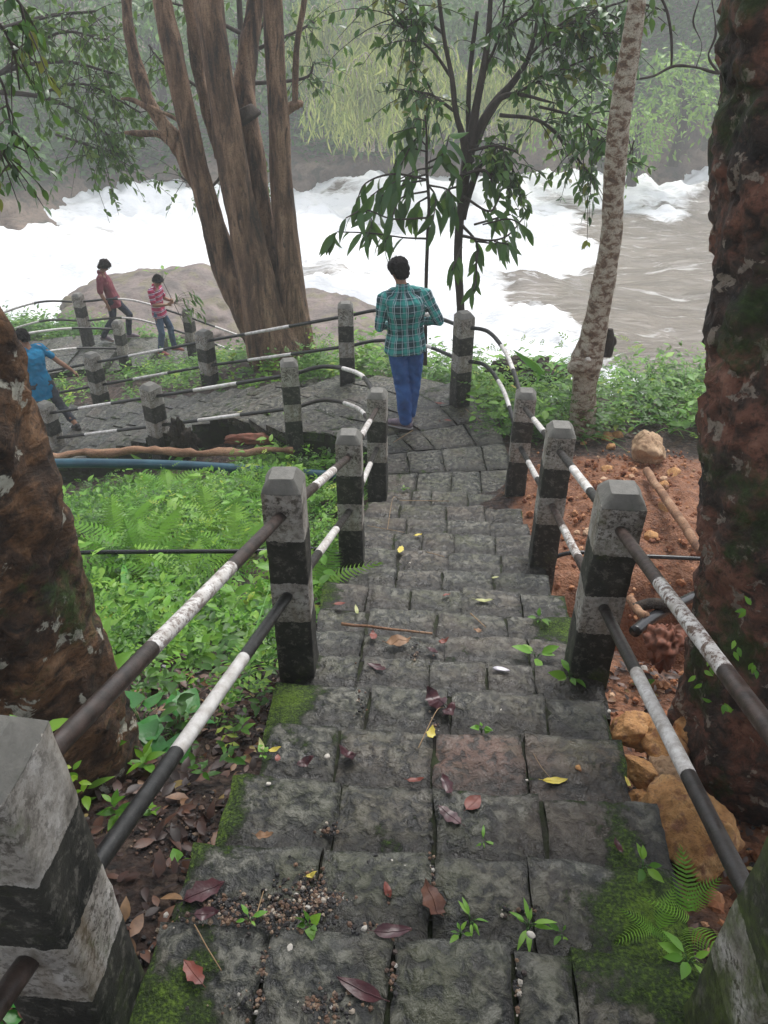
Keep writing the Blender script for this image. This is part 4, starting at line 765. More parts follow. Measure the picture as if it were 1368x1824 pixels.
# ================================================================ PEOPLE
def remeshed(mb, voxel, smooth=3, fac=.5):
    o = mb.build('temp_mesh', None); m = o.modifiers.new('r', 'REMESH'); m.mode = 'VOXEL'; m.voxel_size = voxel
    s = o.modifiers.new('s', 'SMOOTH'); s.factor = fac; s.iterations = smooth
    dg = bpy.context.evaluated_depsgraph_get(); me = bpy.data.meshes.new_from_object(o.evaluated_get(dg))
    V = np.empty(len(me.vertices) * 3, np.float32); me.vertices.foreach_get('co', V); V = V.reshape(-1, 3).astype(float)
    L = np.empty(len(me.loops), np.int32); me.loops.foreach_get('vertex_index', L); F = L.reshape(-1, 4)
    NN = np.empty(len(me.vertices) * 3, np.float32); me.vertices.foreach_get('normal', NN)
    old = o.data; bpy.data.objects.remove(o); bpy.data.meshes.remove(old); bpy.data.meshes.remove(me); return V, F, NN.reshape(-1, 3).astype(float)
def limb(mb, pts, seg=18, flat=None):
    """capsule chain: pts = [(xyz, radius)...]"""
    P = np.array([p for p, r in pts], float); r = np.array([r for p, r in pts], float); Q = resample(np.c_[P, r], 8)
    a, b = Q[0], Q[-1]; da = Q[0, :3] - Q[1, :3]; da /= np.linalg.norm(da); db = Q[-1, :3] - Q[-2, :3]; db /= np.linalg.norm(db); th = np.array([.25, .55, .8, .96])
    A = [np.r_[a[:3] + da * a[3] * t, a[3] * math.sqrt(1 - t * t)] for t in th[::-1]]; B = [np.r_[b[:3] + db * b[3] * t, b[3] * math.sqrt(1 - t * t)] for t in th]
    Q = np.vstack([A, Q, B]); V, F, S, An = tube(Q[:, :3], Q[:, 3], seg); mb.add(V, F)
def loft(mb, secs, seg=28):
    """horizontal elliptical sections: (x, y, z, rx, ry, turn)"""
    Q = resample(np.array(secs, float), 6); a = np.linspace(0, 2 * np.pi, seg, endpoint=False); V = []
    for x, y, z, rx, ry, t in Q:
        e = 2.35; c, s = np.cos(a), np.sin(a); k = (np.abs(c) ** e + np.abs(s) ** e) ** (-1 / e); u, v = k * c * rx, k * s * ry
        V.append(np.stack([x + u * math.cos(t) - v * math.sin(t), y + u * math.sin(t) + v * math.cos(t), np.full(seg, z)], 1))
    n = len(Q); V = np.vstack(V + [Q[:1, :3], Q[-1:, :3]]); k = np.arange(seg)
    up = Q[-1, 2] > Q[0, 2]; F = [grid_faces(n, seg, True), np.stack([(k + 1) % seg, k, np.full(seg, n * seg)], -1), np.stack([(n - 1) * seg + k, (n - 1) * seg + (k + 1) % seg, np.full(seg, n * seg + 1)], -1)]
    mb.add(V, F)
def ellipsoid(mb, c, r, rot=None, seg=20):
    t = np.linspace(0.02, np.pi - .02, seg)[:, None]; a = np.linspace(0, 2 * np.pi, seg * 2, endpoint=False)[None]
    V = np.stack([np.sin(t) * np.cos(a), np.sin(t) * np.sin(a), np.cos(t) + 0 * a], -1).reshape(-1, 3) * np.array(r)
    if rot is not None: V = V @ np.array(rot).T
    V = np.vstack([V, ]) + np.array(c); n = seg * 2; k = np.arange(n); V = np.vstack([V, V[:n].mean(0), V[-n:].mean(0)])
    mb.add(V, [grid_faces(seg, n, True)[:, ::-1], np.stack([k, (k + 1) % n, np.full(n, seg * n)], -1), np.stack([(seg - 1) * n + (k + 1) % n, (seg - 1) * n + k, np.full(n, seg * n + 1)], -1)])
def unit(v): v = np.asarray(v, float); return v / (np.linalg.norm(v) + 1e-9)
def hand(mb, w, d, pn, side, curl, S):
    """w wrist, d direction of the hand, pn palm normal, side +1/-1 the thumb's side"""
    d = unit(d); pn = unit(np.asarray(pn) - d * np.dot(pn, d)); s = np.cross(d, pn) * side; w = np.asarray(w)
    for q in (-1.2, -.4, .4, 1.2): limb(mb, [(w + s * q * .008 * S, .016 * S), (w + d * .045 * S + s * q * .017 * S, .0145 * S), (w + d * .088 * S + s * q * .0185 * S, .0115 * S)], 10)
    for q, L in ((1.25, .068), (.42, .078), (-.42, .072), (-1.25, .057)):
        p = w + d * .088 * S + s * q * .0195 * S; f = d + s * q * .06; pts = [(p, .0098 * S)]
        for j, fr in enumerate((.45, .32, .23)):
            a = curl * (.5 + .5 * j) ; f2 = unit(unit(f) * math.cos(a) + pn * math.sin(a)); p = p + f2 * L * fr * S; pts.append((p, (.0093 - .0008 * j) * S)); 
        limb(mb, pts, 8)
    p = w + d * .025 * S + s * .024 * S; p1 = p + unit(d * .6 + s * .8 + pn * .3) * .035 * S; p2 = p1 + unit(d * .9 + s * .35 + pn * .45) * .03 * S; limb(mb, [(p, .014 * S), (p1, .0115 * S), (p2, .009 * S)], 9)
def figure(label, loc, rz, S, J, shirt, trousers, shoe, hair, sleeve='long', mats=None, group=None, voxel=.0075, hem=.86, hair_len=0, curl=(.5, .5), fat=1, collar=True, bare_ankle=()):
    D = dict(pelvis=(0, 0, .94), waist=(0, .0, 1.10), chest=(0, .0, 1.30), neck=(0, -.01, 1.47), head=(0, .03, 1.635), face=(0, 1, -.2), tilt=(0, 0, 1),
             shL=(-.185, -.01, 1.42), shR=(.185, -.01, 1.42), elL=(-.24, -.03, 1.13), elR=(.24, -.03, 1.13), wrL=(-.24, .08, .89), wrR=(.24, .08, .89), hdL=(0, .2, -1), hdR=(0, .2, -1), pnL=(1, 0, 0), pnR=(-1, 0, 0),
             hiL=(-.09, 0, .92), hiR=(.09, 0, .92), knL=(-.10, .03, .50), knR=(.10, .03, .50), anL=(-.10, 0, .085), anR=(.10, 0, .085), toL=(-.12, .2, .03), toR=(.12, .2, .03))
    D.update(J); D = {k: np.array(v, float) * (1 if k in ('face', 'tilt', 'hdL', 'hdR', 'pnL', 'pnR') else S) for k, v in D.items()}
    c, s = math.cos(rz), math.sin(rz); Rm = np.array([[c, -s, 0], [s, c, 0], [0, 0, 1]]); loc = np.asarray(loc, float)
    tw = lambda V: V @ Rm.T + loc
    ct = math.atan2(D['shR'][1] - D['shL'][1], D['shR'][0] - D['shL'][0]); hp = math.atan2(D['hiR'][1] - D['hiL'][1], D['hiR'][0] - D['hiL'][0])
    pv, wa, ch, nk, hd = D['pelvis'], D['waist'], D['chest'], D['neck'], D['head']
    shw = np.linalg.norm(D['shR'] - D['shL']) / 2
    def torso(mb, k, z0=None, extra=0):
        secs = [(*(pv + [0, -.01 * S, -.07 * S]), .145 * S * k, .115 * S * k, hp), (*pv, .165 * S * k + extra, .118 * S * k + extra, hp), (*wa, .142 * S * k + extra, .102 * S * k + extra, (hp + ct) / 2), (*ch, .168 * S * k, .118 * S * k, ct),
                (*(ch * .4 + nk * .6), shw * .98 * k, .098 * S * k, ct), (*(ch * .08 + nk * .92 + [0, 0, -.012 * S]), shw * .6 * k, .068 * S * k, ct), (*(nk + [0, 0, .012 * S]), .060 * S * k, .058 * S * k, ct)]
        if z0 is not None: secs[0] = (*(pv + [0, 0, z0]), .172 * S * k + extra, .128 * S * k + extra, hp)
        loft(mb, secs)
    # ---- body: one continuous surface
    mb = MB(); torso(mb, .93)
    limb(mb, [(nk - [0, 0, .03 * S], .056 * S), (nk * .45 + hd * .55 - [0, .005 * S, .02 * S], .050 * S), (hd - [0, 0, .03 * S], .055 * S)])
    f = unit(D['face']); r = unit(np.cross(f, D['tilt'])); u = np.cross(r, f); HR = np.stack([r, f, u], 1); hl = lambda v: hd + HR @ (np.array(v) * S)
    ellipsoid(mb, hl((0, -.008, .022)), np.array((.074, .094, .092)) * S, HR); ellipsoid(mb, hl((0, .012, -.035)), np.array((.060, .072, .080)) * S, HR); ellipsoid(mb, hl((0, .045, -.088)), np.array((.033, .036, .026)) * S, HR)
    limb(mb, [(hl((0, .078, .012)), .010 * S), (hl((0, .097, -.022)), .0135 * S), (hl((0, .094, -.030)), .0145 * S)], 10); ellipsoid(mb, hl((0, .078, -.062)), np.array((.024, .014, .010)) * S, HR, 10)
    for sg in (-1, 1): ellipsoid(mb, hl((sg * .076, -.012, -.008)), np.array((.010, .021, .032)) * S, HR, 10)
    for k, sg in (('L', -1), ('R', 1)):
        sh, el, wr = D['sh' + k], D['el' + k], D['wr' + k]; limb(mb, [(nk - [0, 0, .04 * S], .045 * S), (nk * .45 + sh * .55 + [0, 0, .002], .046 * S), (sh, .048 * S)]); limb(mb, [(sh, .052 * S), (sh * .55 + el * .45, .044 * S), (el, .036 * S)]); limb(mb, [(el, .037 * S), (el * .65 + wr * .35, .038 * S), (wr, .024 * S)])
        hand(mb, wr, D['hd' + k], D['pn' + k], sg * -1, curl[0 if k == 'L' else 1], S)
        hi, kn, an, to = D['hi' + k], D['kn' + k], D['an' + k], D['to' + k]; limb(mb, [(hi, .080 * S), (hi * .5 + kn * .5, .068 * S), (kn, .051 * S)]); limb(mb, [(kn, .051 * S), (kn * .68 + an * .32 - unit(to - an) * .012 * S, .052 * S), (an, .034 * S)])
        limb(mb, [(an - unit(to - an) * .03 * S - [0, 0, .035 * S], .028 * S), (an * .5 + to * .5 - [0, 0, .02 * S], .034 * S), (to, .022 * S)])
    V, F, _ = remeshed(mb, voxel, 2); body = mesh_np('person', tw(V), [F], M['skin'], None, None, True, origin=loc); tag(body, label, 'person', group)
    def bones_uv(V, bones):
        best = np.full(len(V), 1e9); U = np.zeros(len(V)); Wv = np.zeros(len(V))
        for a, b, ref, rad in bones:
            ax = b - a; L = np.linalg.norm(ax); ax = ax / L; t = (V - a) @ ax; d = np.linalg.norm(V - a - np.clip(t, 0, L)[:, None] * ax, axis=1) / rad
            e1 = unit(ref - ax * np.dot(ref, ax)); e2 = np.cross(ax, e1); q = V - a; ang = np.arctan2(q @ e2, q @ e1); m = d < best; best[m] = d[m]; U[m] = (ang * rad)[m]; Wv[m] = t[m]
        return U, Wv
    def cloth(name, mb, mat, fold, seed, bones=None, vox=None, cut=None):
        V, F, Nn = remeshed(mb, vox or voxel * 1.1, 3); V = V + Nn * ((fbm(V * np.array([1, 1, .6]), 8 / S, 3, seed) * fold * 1.1 - np.abs(fbm(V * np.array([1, .8, 1.1]) + V[:, [2, 0, 1]] * .6, 11 / S, 2, seed + 4)) * fold * 1.4))[:, None]
        at_ = None
        if bones: U, Wv = bones_uv(V, bones); at_ = {'cu': U / S, 'cv': Wv / S}
        return mesh_np(name, tw(V), [F], M[mat], body, at_)
    # ---- shirt
    mb = MB(); torso(mb, 1.07 * fat, -(.94 - hem) * S, .004 * S)
    ref = np.array([math.sin(ct), -math.cos(ct), 0]) * -1; bones = [(pv - [0, 0, .12 * S], nk + [0, 0, .02 * S], -ref, .15 * S)]
    for k in 'LR':
        sh, el, wr = D['sh' + k], D['el' + k], D['wr' + k]
        limb(mb, [(nk - [0, 0, .05 * S], .060 * S), (nk * .5 + sh * .5 + [0, 0, -.002], .064 * S), (sh - [0, 0, .006 * S], .064 * S)]); limb(mb, [(sh - [0, 0, .02 * S], .066 * S), (ch * .5 + sh * .5 - [0, 0, .07 * S], .095 * S), (ch, .10 * S)])
        if sleeve == 'long': limb(mb, [(sh, .066 * S), (sh * .5 + el * .5, .060 * S), (el, .052 * S)]); limb(mb, [(el, .052 * S), (el * .5 + wr * .5, .048 * S), (el * .06 + wr * .94, .038 * S)]); bones += [(sh, el, -ref, .06 * S), (el, wr, -ref, .05 * S)]
        else: e2 = sh * (1 - sleeve) + el * sleeve; limb(mb, [(sh, .066 * S), (sh * .5 + e2 * .5, .064 * S), (e2, .062 * S)]); bones += [(sh, el, -ref, .06 * S)]
    cloth('shirt', mb, shirt, .0085 * S, 5, bones)
    if collar:
        mb = MB(); a = np.linspace(0, 2 * np.pi, 25)[:-1]; n0 = nk + [0, 0, .018 * S]; rings = []
        for rr_, z in ((.070, -.02), (.066, .012), (.062, .030), (.057, .030), (.056, 0)): rings.append(np.stack([n0[0] + np.cos(a) * rr_ * S, n0[1] + np.sin(a) * rr_ * S - .012 * S, n0[2] + z * S + np.cos(a + math.pi / 2) * .012 * S + 0 * a], 1))
        V = np.vstack(rings); U, Wv = bones_uv(V, bones); mesh_np('collar', tw(V), [grid_faces(5, 24, True)], M[shirt], body, {'cu': U, 'cv': Wv})
    # ---- trousers
    mb = MB(); secs = [(*(pv + [0, 0, -.10 * S]), .12 * S, .10 * S, hp), (*(pv + [0, -.01 * S, -.04 * S]), .166 * S, .125 * S, hp), (*(pv + [0, -.004, .06 * S]), .158 * S, .112 * S, hp), (*(pv * .6 + wa * .4 + [0, 0, .02]), .150 * S, .106 * S, hp)]; loft(mb, secs)
    for k in 'LR':
        hi, kn, an, to = D['hi' + k], D['kn' + k], D['an' + k], D['to' + k]; e = .30 if k in bare_ankle else .04
        S2 = S * (1 + (fat - 1) * 1.0); limb(mb, [(hi - [0, 0, .0], .094 * S2), (hi * .5 + kn * .5, .084 * S2), (kn, .071 * S2)]); a2 = an * (1 - e) + kn * e; limb(mb, [(kn, .071 * S2), (kn * .6 + a2 * .4 - unit(to - an) * .01 * S, .070 * S2), (a2, .060 * S2)])
    cloth('trousers', mb, trousers, .0085 * S, 15)
    # ---- shoes with pale soles, hair, eyes
    for k in 'LR':
        an, to = D['an' + k], D['to' + k]; d = unit((to - an) * [1, 1, 0]); dz = (to - an)[2]
        mb = MB(); heel = an - d * .045 * S + [0, 0, -.045 * S]; mid = an + d * .06 * S + [0, 0, -.030 * S]; tip = an + d * .175 * S + [0, 0, -.048 * S + min(0, dz + .055 * S)]
        limb(mb, [(heel, .037 * S), (mid, .042 * S), (tip, .033 * S)]); limb(mb, [(an - d * .01 + [0, 0, .0], .044 * S), (an + d * .03 - [0, 0, .03 * S], .042 * S)])
        V, F, _ = remeshed(mb, .008, 2); zmin = an[2] - .085 * S; V[:, 2] = np.maximum(V[:, 2], zmin + (V[:, 2] - zmin) * .05); sh_ = mesh_np('shoe', tw(V), [F], M[shoe], body)
        mb = MB(); limb(mb, [(heel * [1, 1, 0] + [0, 0, zmin + .008], .040 * S), (mid * [1, 1, 0] + [0, 0, zmin + .008], .044 * S), (tip * [1, 1, 0] + [0, 0, zmin + .008], .036 * S)])
        V, F, _ = remeshed(mb, .008, 1); V[:, 2] = zmin + .008 + (V[:, 2] - zmin - .008) * .3; V = V + 0.0
        so_ = mesh_np('sole', tw(V) - loc, [F], M['sole']); so_.parent = sh_
    mb = MB(); ellipsoid(mb, hl((0, -.016, .034)), np.array((.083, .098, .088)) * S, HR); ellipsoid(mb, hl((0, -.052, -.012)), np.array((.076, .052, .075 + hair_len * .03)) * S, HR); ellipsoid(mb, hl((0, .045, .078)), np.array((.062, .048, .030)) * S, HR)
    if hair_len: ellipsoid(mb, hl((0, -.01, .05)), np.array((.098, .108, .09)) * S, HR); ellipsoid(mb, hl((0, .06, .06)), np.array((.07, .05, .04)) * S, HR)
    V, F, Nn = remeshed(mb, .006, 2); q = (V - hd) @ HR; V = V + Nn * (np.abs(fbm(q * np.array([1, 1, .5]), 30, 3, 8)) * .014 + fbm(q, 13, 2, 9) * (.006 + hair_len * .012))[:, None] * S
    mesh_np('hair', tw(V), [F], M[hair], body)
    st = MB(); rr = np.random.default_rng(3); k = rr.integers(0, len(V), 900); dn = Nn[k] * .4 + HR @ np.array([0, .15, -.25 if hair_len else .1]) + rr.normal(0, .35, (900, 3)); scatter(st, 'blade', V[k], dn, (.03 + .03 * hair_len) * S, rr=rr); 
    for i in range(len(st.V)): st.V[i] = tw(st.V[i])
    st.build('hair_strands', M[hair], body)
    for sg in (-1, 1):
        mb = MB(); ellipsoid(mb, hl((sg * .031, .071, .006)), np.array((.013, .008, .0085)) * S, HR, 8); V = np.vstack(mb.V); e_ = mb.build('eye', M['eye_white']); e_.data.clear_geometry(); bpy.data.objects.remove(e_)
        eb = MB(); eb.add(tw(V), [f for ff in mb.F.values() for f in ff]); e_ = eb.build('eye', M['eye_white'], body)
        mb = MB(); ellipsoid(mb, hl((sg * .031, .077, .006)), np.array((.006, .004, .006)) * S, HR, 8); pb = MB(); pb.add(tw(np.vstack(mb.V)) - loc, [f for ff in mb.F.values() for f in ff]); p_ = pb.build('pupil', M['hair_black']); p_.parent = e_
        mb = MB(); limb(mb, [(hl((sg * .017, .076, .023)), .004 * S), (hl((sg * .045, .068, .025)), .003 * S)], 6); pb = MB(); pb.add(tw(np.vstack(mb.V)), [f for ff in mb.F.values() for f in ff]); pb.build('eyebrow', M['hair_black'], body)
    return body, D, tw
def fabric(key, fn, rough=.85):
    n = N(key, rough); n.col(fn(n)); n.bump(n.noise(250, 3), .25, .002); M[key] = n.m
def plaid(n):
    u, v = n.attr('cu'), n.attr('cv')
    def line(x, per, ph, wd, soft=.0): return n.math('LESS_THAN', n.math('ABSOLUTE', n.math('SUBTRACT', n.math('FRACT', n.math('ADD', n.math('DIVIDE', x, per), ph)), .5)), wd)
    c = n.mix(n.math('MULTIPLY', line(u, .118, .0, .26), .62), (.03, .17, .18), (.010, .024, .036)); c = n.mix(n.math('MULTIPLY', line(v, .118, .3, .25), .6), c, (.005, .012, .02))
    c = n.mix(n.math('MULTIPLY', line(u, .118, .5, .11), .55), c, (.04, .36, .31)); c = n.mix(n.math('MULTIPLY', line(v, .118, .8, .12), .5), c, (.04, .34, .30))
    for x, ph, k in ((u, .22, .75), (u, .34, .5), (u, .78, .6), (v, .52, .5), (v, .08, .35)): c = n.mix(n.math('MULTIPLY', line(x, .118, ph, .022), k), c, (.55, .66, .72))
    return n.mix(n.ramp(n.noise(60, 3), [(.4, 0), (.7, .2)]), c, (.03, .1, .11))
fabric('plaid', plaid)
fabric('denim', lambda n: n.ramp(n.noise(5, 6, .6), [(.3, (.015, .045, .16)), (.55, (.035, .11, .33)), (.75, (.09, .19, .45))])); fabric('denim_faded', lambda n: n.ramp(n.noise(6, 6, .6), [(.3, (.03, .055, .11)), (.7, (.11, .17, .27))]))
fabric('dark_denim', lambda n: n.ramp(n.noise(6, 6), [(.3, (.008, .012, .025)), (.7, (.025, .035, .06))])); fabric('charcoal', lambda n: n.ramp(n.noise(6, 6), [(.3, (.02, .023, .032)), (.7, (.045, .05, .065))]))
fabric('maroon', lambda n: n.ramp(n.noise(7, 5), [(.3, (.13, .022, .035)), (.7, (.22, .05, .065))])); fabric('cyan_cloth', lambda n: n.ramp(n.noise(6, 5), [(.3, (.0, .13, .27)), (.7, (.004, .21, .40))]))
def stripes(n):
    v = n.attr('cv'); fr = n.math('FRACT', n.math('DIVIDE', v, .105)); c = n.ramp(fr, [(0, (.32, .02, .075)), (.34, (.32, .02, .075)), (.35, (.75, .68, .72)), (.42, (.75, .68, .72)), (.43, (.14, .03, .12)), (.60, (.20, .05, .17)), (.61, (.7, .62, .68)), (.66, (.7, .62, .68)), (.67, (.42, .03, .10)), (1, (.36, .025, .09))], 'CONSTANT')
    return c
fabric('stripes', stripes)
plain('shoe_grey', (.10, .075, .10), .6, (.20, .15, .18), 30); plain('shoe_red', (.42, .12, .09), .6, (.32, .1, .08), 30); plain('shoe_black', (.02, .016, .018), .5)
# man in the plaid shirt on the landing
figure('man seen from behind on the landing in a teal plaid shirt and blue jeans', at(722, 762, z=-.045), R_(10), 1.01,
       dict(pelvis=(-.01, .01, .94), hiL=(-.10, .01, .92), hiR=(.08, .01, .92), knL=(-.045, .05, .50), anL=(.0, .0, .085), toL=(-.20, .10, .03), knR=(.09, .10, .50), anR=(.06, .13, .095), toR=(.08, .33, .03),
            waist=(-.015, .02, 1.11), chest=(-.02, .0, 1.30), neck=(-.045, .03, 1.475), head=(-.075, .085, 1.625), face=(-.35, .85, -.42), tilt=(-.12, 0, 1), shL=(-.225, .02, 1.39), shR=(.165, -.01, 1.42), elL=(-.275, -.02, 1.12), wrL=(-.165, .20, 1.06), hdL=(.5, .8, .2), pnL=(0, .3, 1),
            elR=(.30, -.06, 1.17), wrR=(.14, .19, 1.09), hdR=(-.6, .8, .1), pnR=(-.3, .5, .8)), 'plaid', 'denim', 'shoe_grey', 'hair_black', 'long', hem=.855, fat=1.14)
# boy in maroon on the far path
figure('boy in a maroon shirt and dark jeans, walking and looking down at the far path', at(195, 607, z=-2.08), R_(-78), .93,
       dict(pelvis=(0, .25, .90), hiL=(-.09, .25, .89), hiR=(.09, .24, .89), knL=(-.09, .50, .53), anL=(-.09, .42, .10), toL=(-.1, .62, .03), knR=(.09, .17, .48), anR=(.09, -.08, .14), toR=(.1, .09, .03),
            waist=(0, .22, 1.08), chest=(0, .16, 1.27), neck=(0, .12, 1.45), head=(0, .20, 1.60), face=(.05, .8, -.6), shL=(-.17, .12, 1.40), shR=(.17, .10, 1.40), elL=(-.2, .16, 1.12), wrL=(-.19, .30, .90), elR=(.22, .07, 1.11), wrR=(.22, .16, .87)), 'maroon', 'dark_denim', 'shoe_grey', 'hair_brown', .92, hair_len=.6, hem=.80, voxel=.008)
# boy in the striped shirt, holding a leafy stick
B2, D2, tw2 = figure('boy in a pink striped polo shirt and blue jeans, holding a leafy stick', at(296, 629, z=-2.16), R_(-98), .90,
       dict(pelvis=(0, .0, .94), knL=(-.12, .14, .52), anL=(-.15, .14, .10), toL=(-.17, .34, .03), knR=(.12, .05, .50), anR=(.12, -.05, .09), toR=(.16, .15, .03), waist=(0, -.01, 1.10), chest=(0, -.02, 1.28), neck=(0, .02, 1.46), head=(0, .085, 1.60), face=(.1, .75, -.65),
            elL=(-.23, .04, 1.15), wrL=(-.06, .28, 1.17), hdL=(.4, .6, .5), pnL=(1, 0, 0), elR=(.22, .03, 1.14), wrR=(.08, .27, 1.13), hdR=(-.3, .8, .4), pnR=(-1, .1, 0)), 'stripes', 'denim_faded', 'shoe_red', 'hair_black', .72, hem=.84, curl=(1.2, 1.2), voxel=.008)
st = empty('leafy_stick', at(296, 545, F=13.6), 'thin leafy stick held by the boy in the striped shirt', 'stick'); hw = tw2(((D2['wrR'] + D2['wrL']) / 2 + np.array([0, .08, .05]) * .9)[None])[0]
dirv = unit(RT * .3 + np.array([0, 0, -1]) * .9); P = np.array([hw - dirv * .42, hw, hw + dirv * .35, hw + dirv * .6]); V, F, _, _ = tube(resample(P, 6), .006, 6); MB_ = MB(); MB_.add(V, F); MB_.build('stem', M['bark_twig'], st)
mb = MB(); rr = np.random.default_rng(5); o = hw + RT * rr.uniform(.1, .5, (34, 1)) + dirv * rr.uniform(-.25, .35, (34, 1)); scatter(mb, 'long', o, rr.normal(0, .4, (34, 3)) + RT * .7 - [0, 0, .7], .17, rr=rr); mb.build('leaves', M['leaf_mid'], st)
mb = MB(); 
for i in range(0, 34, 3): V, F, _, _ = tube(np.array([hw + dirv * .05, (hw + o[i]) / 2 + [0, 0, .03], o[i]]), .003, 5); mb.add(V, F)
mb.build('side_twigs', M['bark_twig'], st)
# youth in the blue t-shirt going down behind the left trunk
figure('person in a bright blue t-shirt going down the lower flight beside the left trunk', at(126, 772, z=-1.40), R_(62), .90,
       dict(pelvis=(-.10, .28, .84), hiL=(-.19, .29, .83), hiR=(-.01, .27, .83), knL=(-.25, .58, .50), anL=(-.24, .66, .02), toL=(-.25, .85, -.03), knR=(.03, .12, .44), anR=(.03, -.16, .17), toR=(.05, .0, .04),
            waist=(-.10, .29, 1.02), chest=(-.10, .31, 1.21), neck=(-.10, .35, 1.38), head=(-.10, .41, 1.53), face=(-.1, .85, -.5), shL=(-.285, .34, 1.33), shR=(.085, .32, 1.33), elL=(-.33, .40, 1.06), wrL=(-.31, .55, .9), elR=(.22, .19, 1.09), wrR=(.34, .06, .92), hdR=(.5, -.2, -.7), pnR=(-.3, .3, -.8)),
       'cyan_cloth', 'charcoal', 'shoe_black', 'hair_black', .62, hem=.70, collar=False, bare_ankle=('R',), voxel=.008)
# ================================================================ ROCKS AND SOIL
def rock(name, c, r, seed, mat, label=None, cat='rock', group=None, n=40, cuts=9, amp=.10, kind=None, rz=0, sink=0):
    rr = np.random.default_rng(seed); t = np.linspace(.02, np.pi - .02, n)[:, None]; a = np.linspace(0, 2 * np.pi, n * 2, endpoint=False)[None]
    V = np.stack([np.sin(t) * np.cos(a), np.sin(t) * np.sin(a), np.cos(t) + 0 * a], -1).reshape(-1, 3)
    V = V * (1 + fbm(V + seed, 1.3, 3, seed)[:, None] * .16)
    for _ in range(cuts):
        d = unit(rr.normal(0, 1, 3)); o = rr.uniform(.55, .85); k = np.clip(V @ d - o, 0, None); V = V - k[:, None] * d * .92
    V = V * (1 + fbm(V + seed, 3.5, 4, seed + 1)[:, None] * amp * .5 + fbm(V + seed, 11, 3, seed + 2)[:, None] * amp * .2); V = V * np.array(r)
    cz, sz = math.cos(rz), math.sin(rz); V = np.stack([V[:, 0] * cz - V[:, 1] * sz, V[:, 0] * sz + V[:, 1] * cz, V[:, 2]], 1) + np.array(c)
    m = n * 2; k = np.arange(m); V = np.vstack([V, V[:m].mean(0), V[-m:].mean(0)])
    o = mesh_np(name, V, [grid_faces(n, m, True)[:, ::-1], np.stack([k, (k + 1) % m, np.full(m, n * m)], -1), np.stack([(n - 1) * m + (k + 1) % m, (n - 1) * m + k, np.full(m, n * m + 1)], -1)], M[mat], origin=c); return tag(o, label, cat, group, kind)
rock('boulder', W(-5.2, 19.2, 7.3), (3.3, 2.8, 1.15), 1, 'river_rock', 'large smooth pale boulder at the water edge behind the two boys', 'boulder', None, 70, 5, .12)
rock('boulder', W(-2.2, 18.2, 7.7), (3.0, 2.6, 1.2), 4, 'river_rock', 'rounded grey boulder directly behind the brown stems of the big tree', 'boulder', None, 60, 5, .12)
rock('boulder', W(-.75, 14.4, 7.2), (1.9, 2.2, 1.0), 6, 'river_rock', 'low reddish grey boulder below the railing left of the man', 'boulder', None, 60, 5, .12)
for px, py, F, r, sd, mt, lb in [(1128, 1300, 1.93, (.065, .085, .06), 1, 'orange_rock', 'small orange rock highest in the row beside the stairs'), (1185, 1322, 1.86, (.095, .08, .07), 2, 'orange_rock', 'brown faced rock in the middle of the row, under the white rail length'),
                            (1232, 1300, 1.88, (.055, .075, .06), 3, 'orange_rock', 'yellow orange rock right of the brown faced rock'), (1138, 1368, 1.74, (.045, .07, .05), 4, 'orange_rock', 'narrow orange rock touching the stair edge'),
                            (1190, 1392, 1.69, (.085, .06, .055), 5, 'pale_rock', 'pale white-topped rock between the orange rocks'), (1228, 1490, 1.44, (.115, .135, .12), 7, 'orange_rock', 'largest orange rock beside the stairs, lowest of the row'),
                            (1150, 812, 6.35, (.24, .15, .17), 8, 'pale_rock', 'big pale tan rock on top of the orange soil'), (1143, 1432, 1.62, (.05, .05, .05), 9, 'orange_rock', 'small rock wedged between the largest orange rock and the stairs')]:
    p = at(px, py, F=F); gz = ground_z(p[0], p[1])[0]; q = 1.3 if F < 3 else 1.15; rock('rock', (p[0], p[1], max(p[2] - .01, gz + r[2] * .6)), tuple(x * q for x in r), sd, mt, lb, 'rock', 'loose rocks beside the stairs', 44, 11, .16, rz=sd)
STL = ['small orange stone just right of the mottled trunk foot', 'stone second from the mottled trunk in the short row', 'largest stone of the short row by the mottled trunk', 'last stone of the short row by the mottled trunk', 'stone lying in front of the short row by the mottled trunk', 'small stone left in front of the mottled trunk', 'flat stone between the third right post and the big pale rock', 'small stone behind the third right post', 'stone just below the right of the big pale rock', 'stone nearest the right trunk, under the wooden pole', 'stone close to the middle of the wooden pole', 'stone above the black pipe beside the second right post']
for i, (px, py, r) in enumerate([(1047, 778, .05), (1066, 772, .07), (1082, 775, .075), (1098, 772, .07), (1088, 792, .05), (1038, 786, .045), (1080, 833, .06), (980, 800, .04), (1200, 840, .07), (1185, 905, .07), (1180, 860, .05), (1160, 955, .06)]):
    p = ground_hit(px, py + 6); rock('stone', p + [0, 0, r * .2], (r * 1.15, r, r * .85), 30 + i, 'orange_rock', STL[i], 'stone', 'fist-sized stones on the orange soil', 16, 8, .1, rz=i)
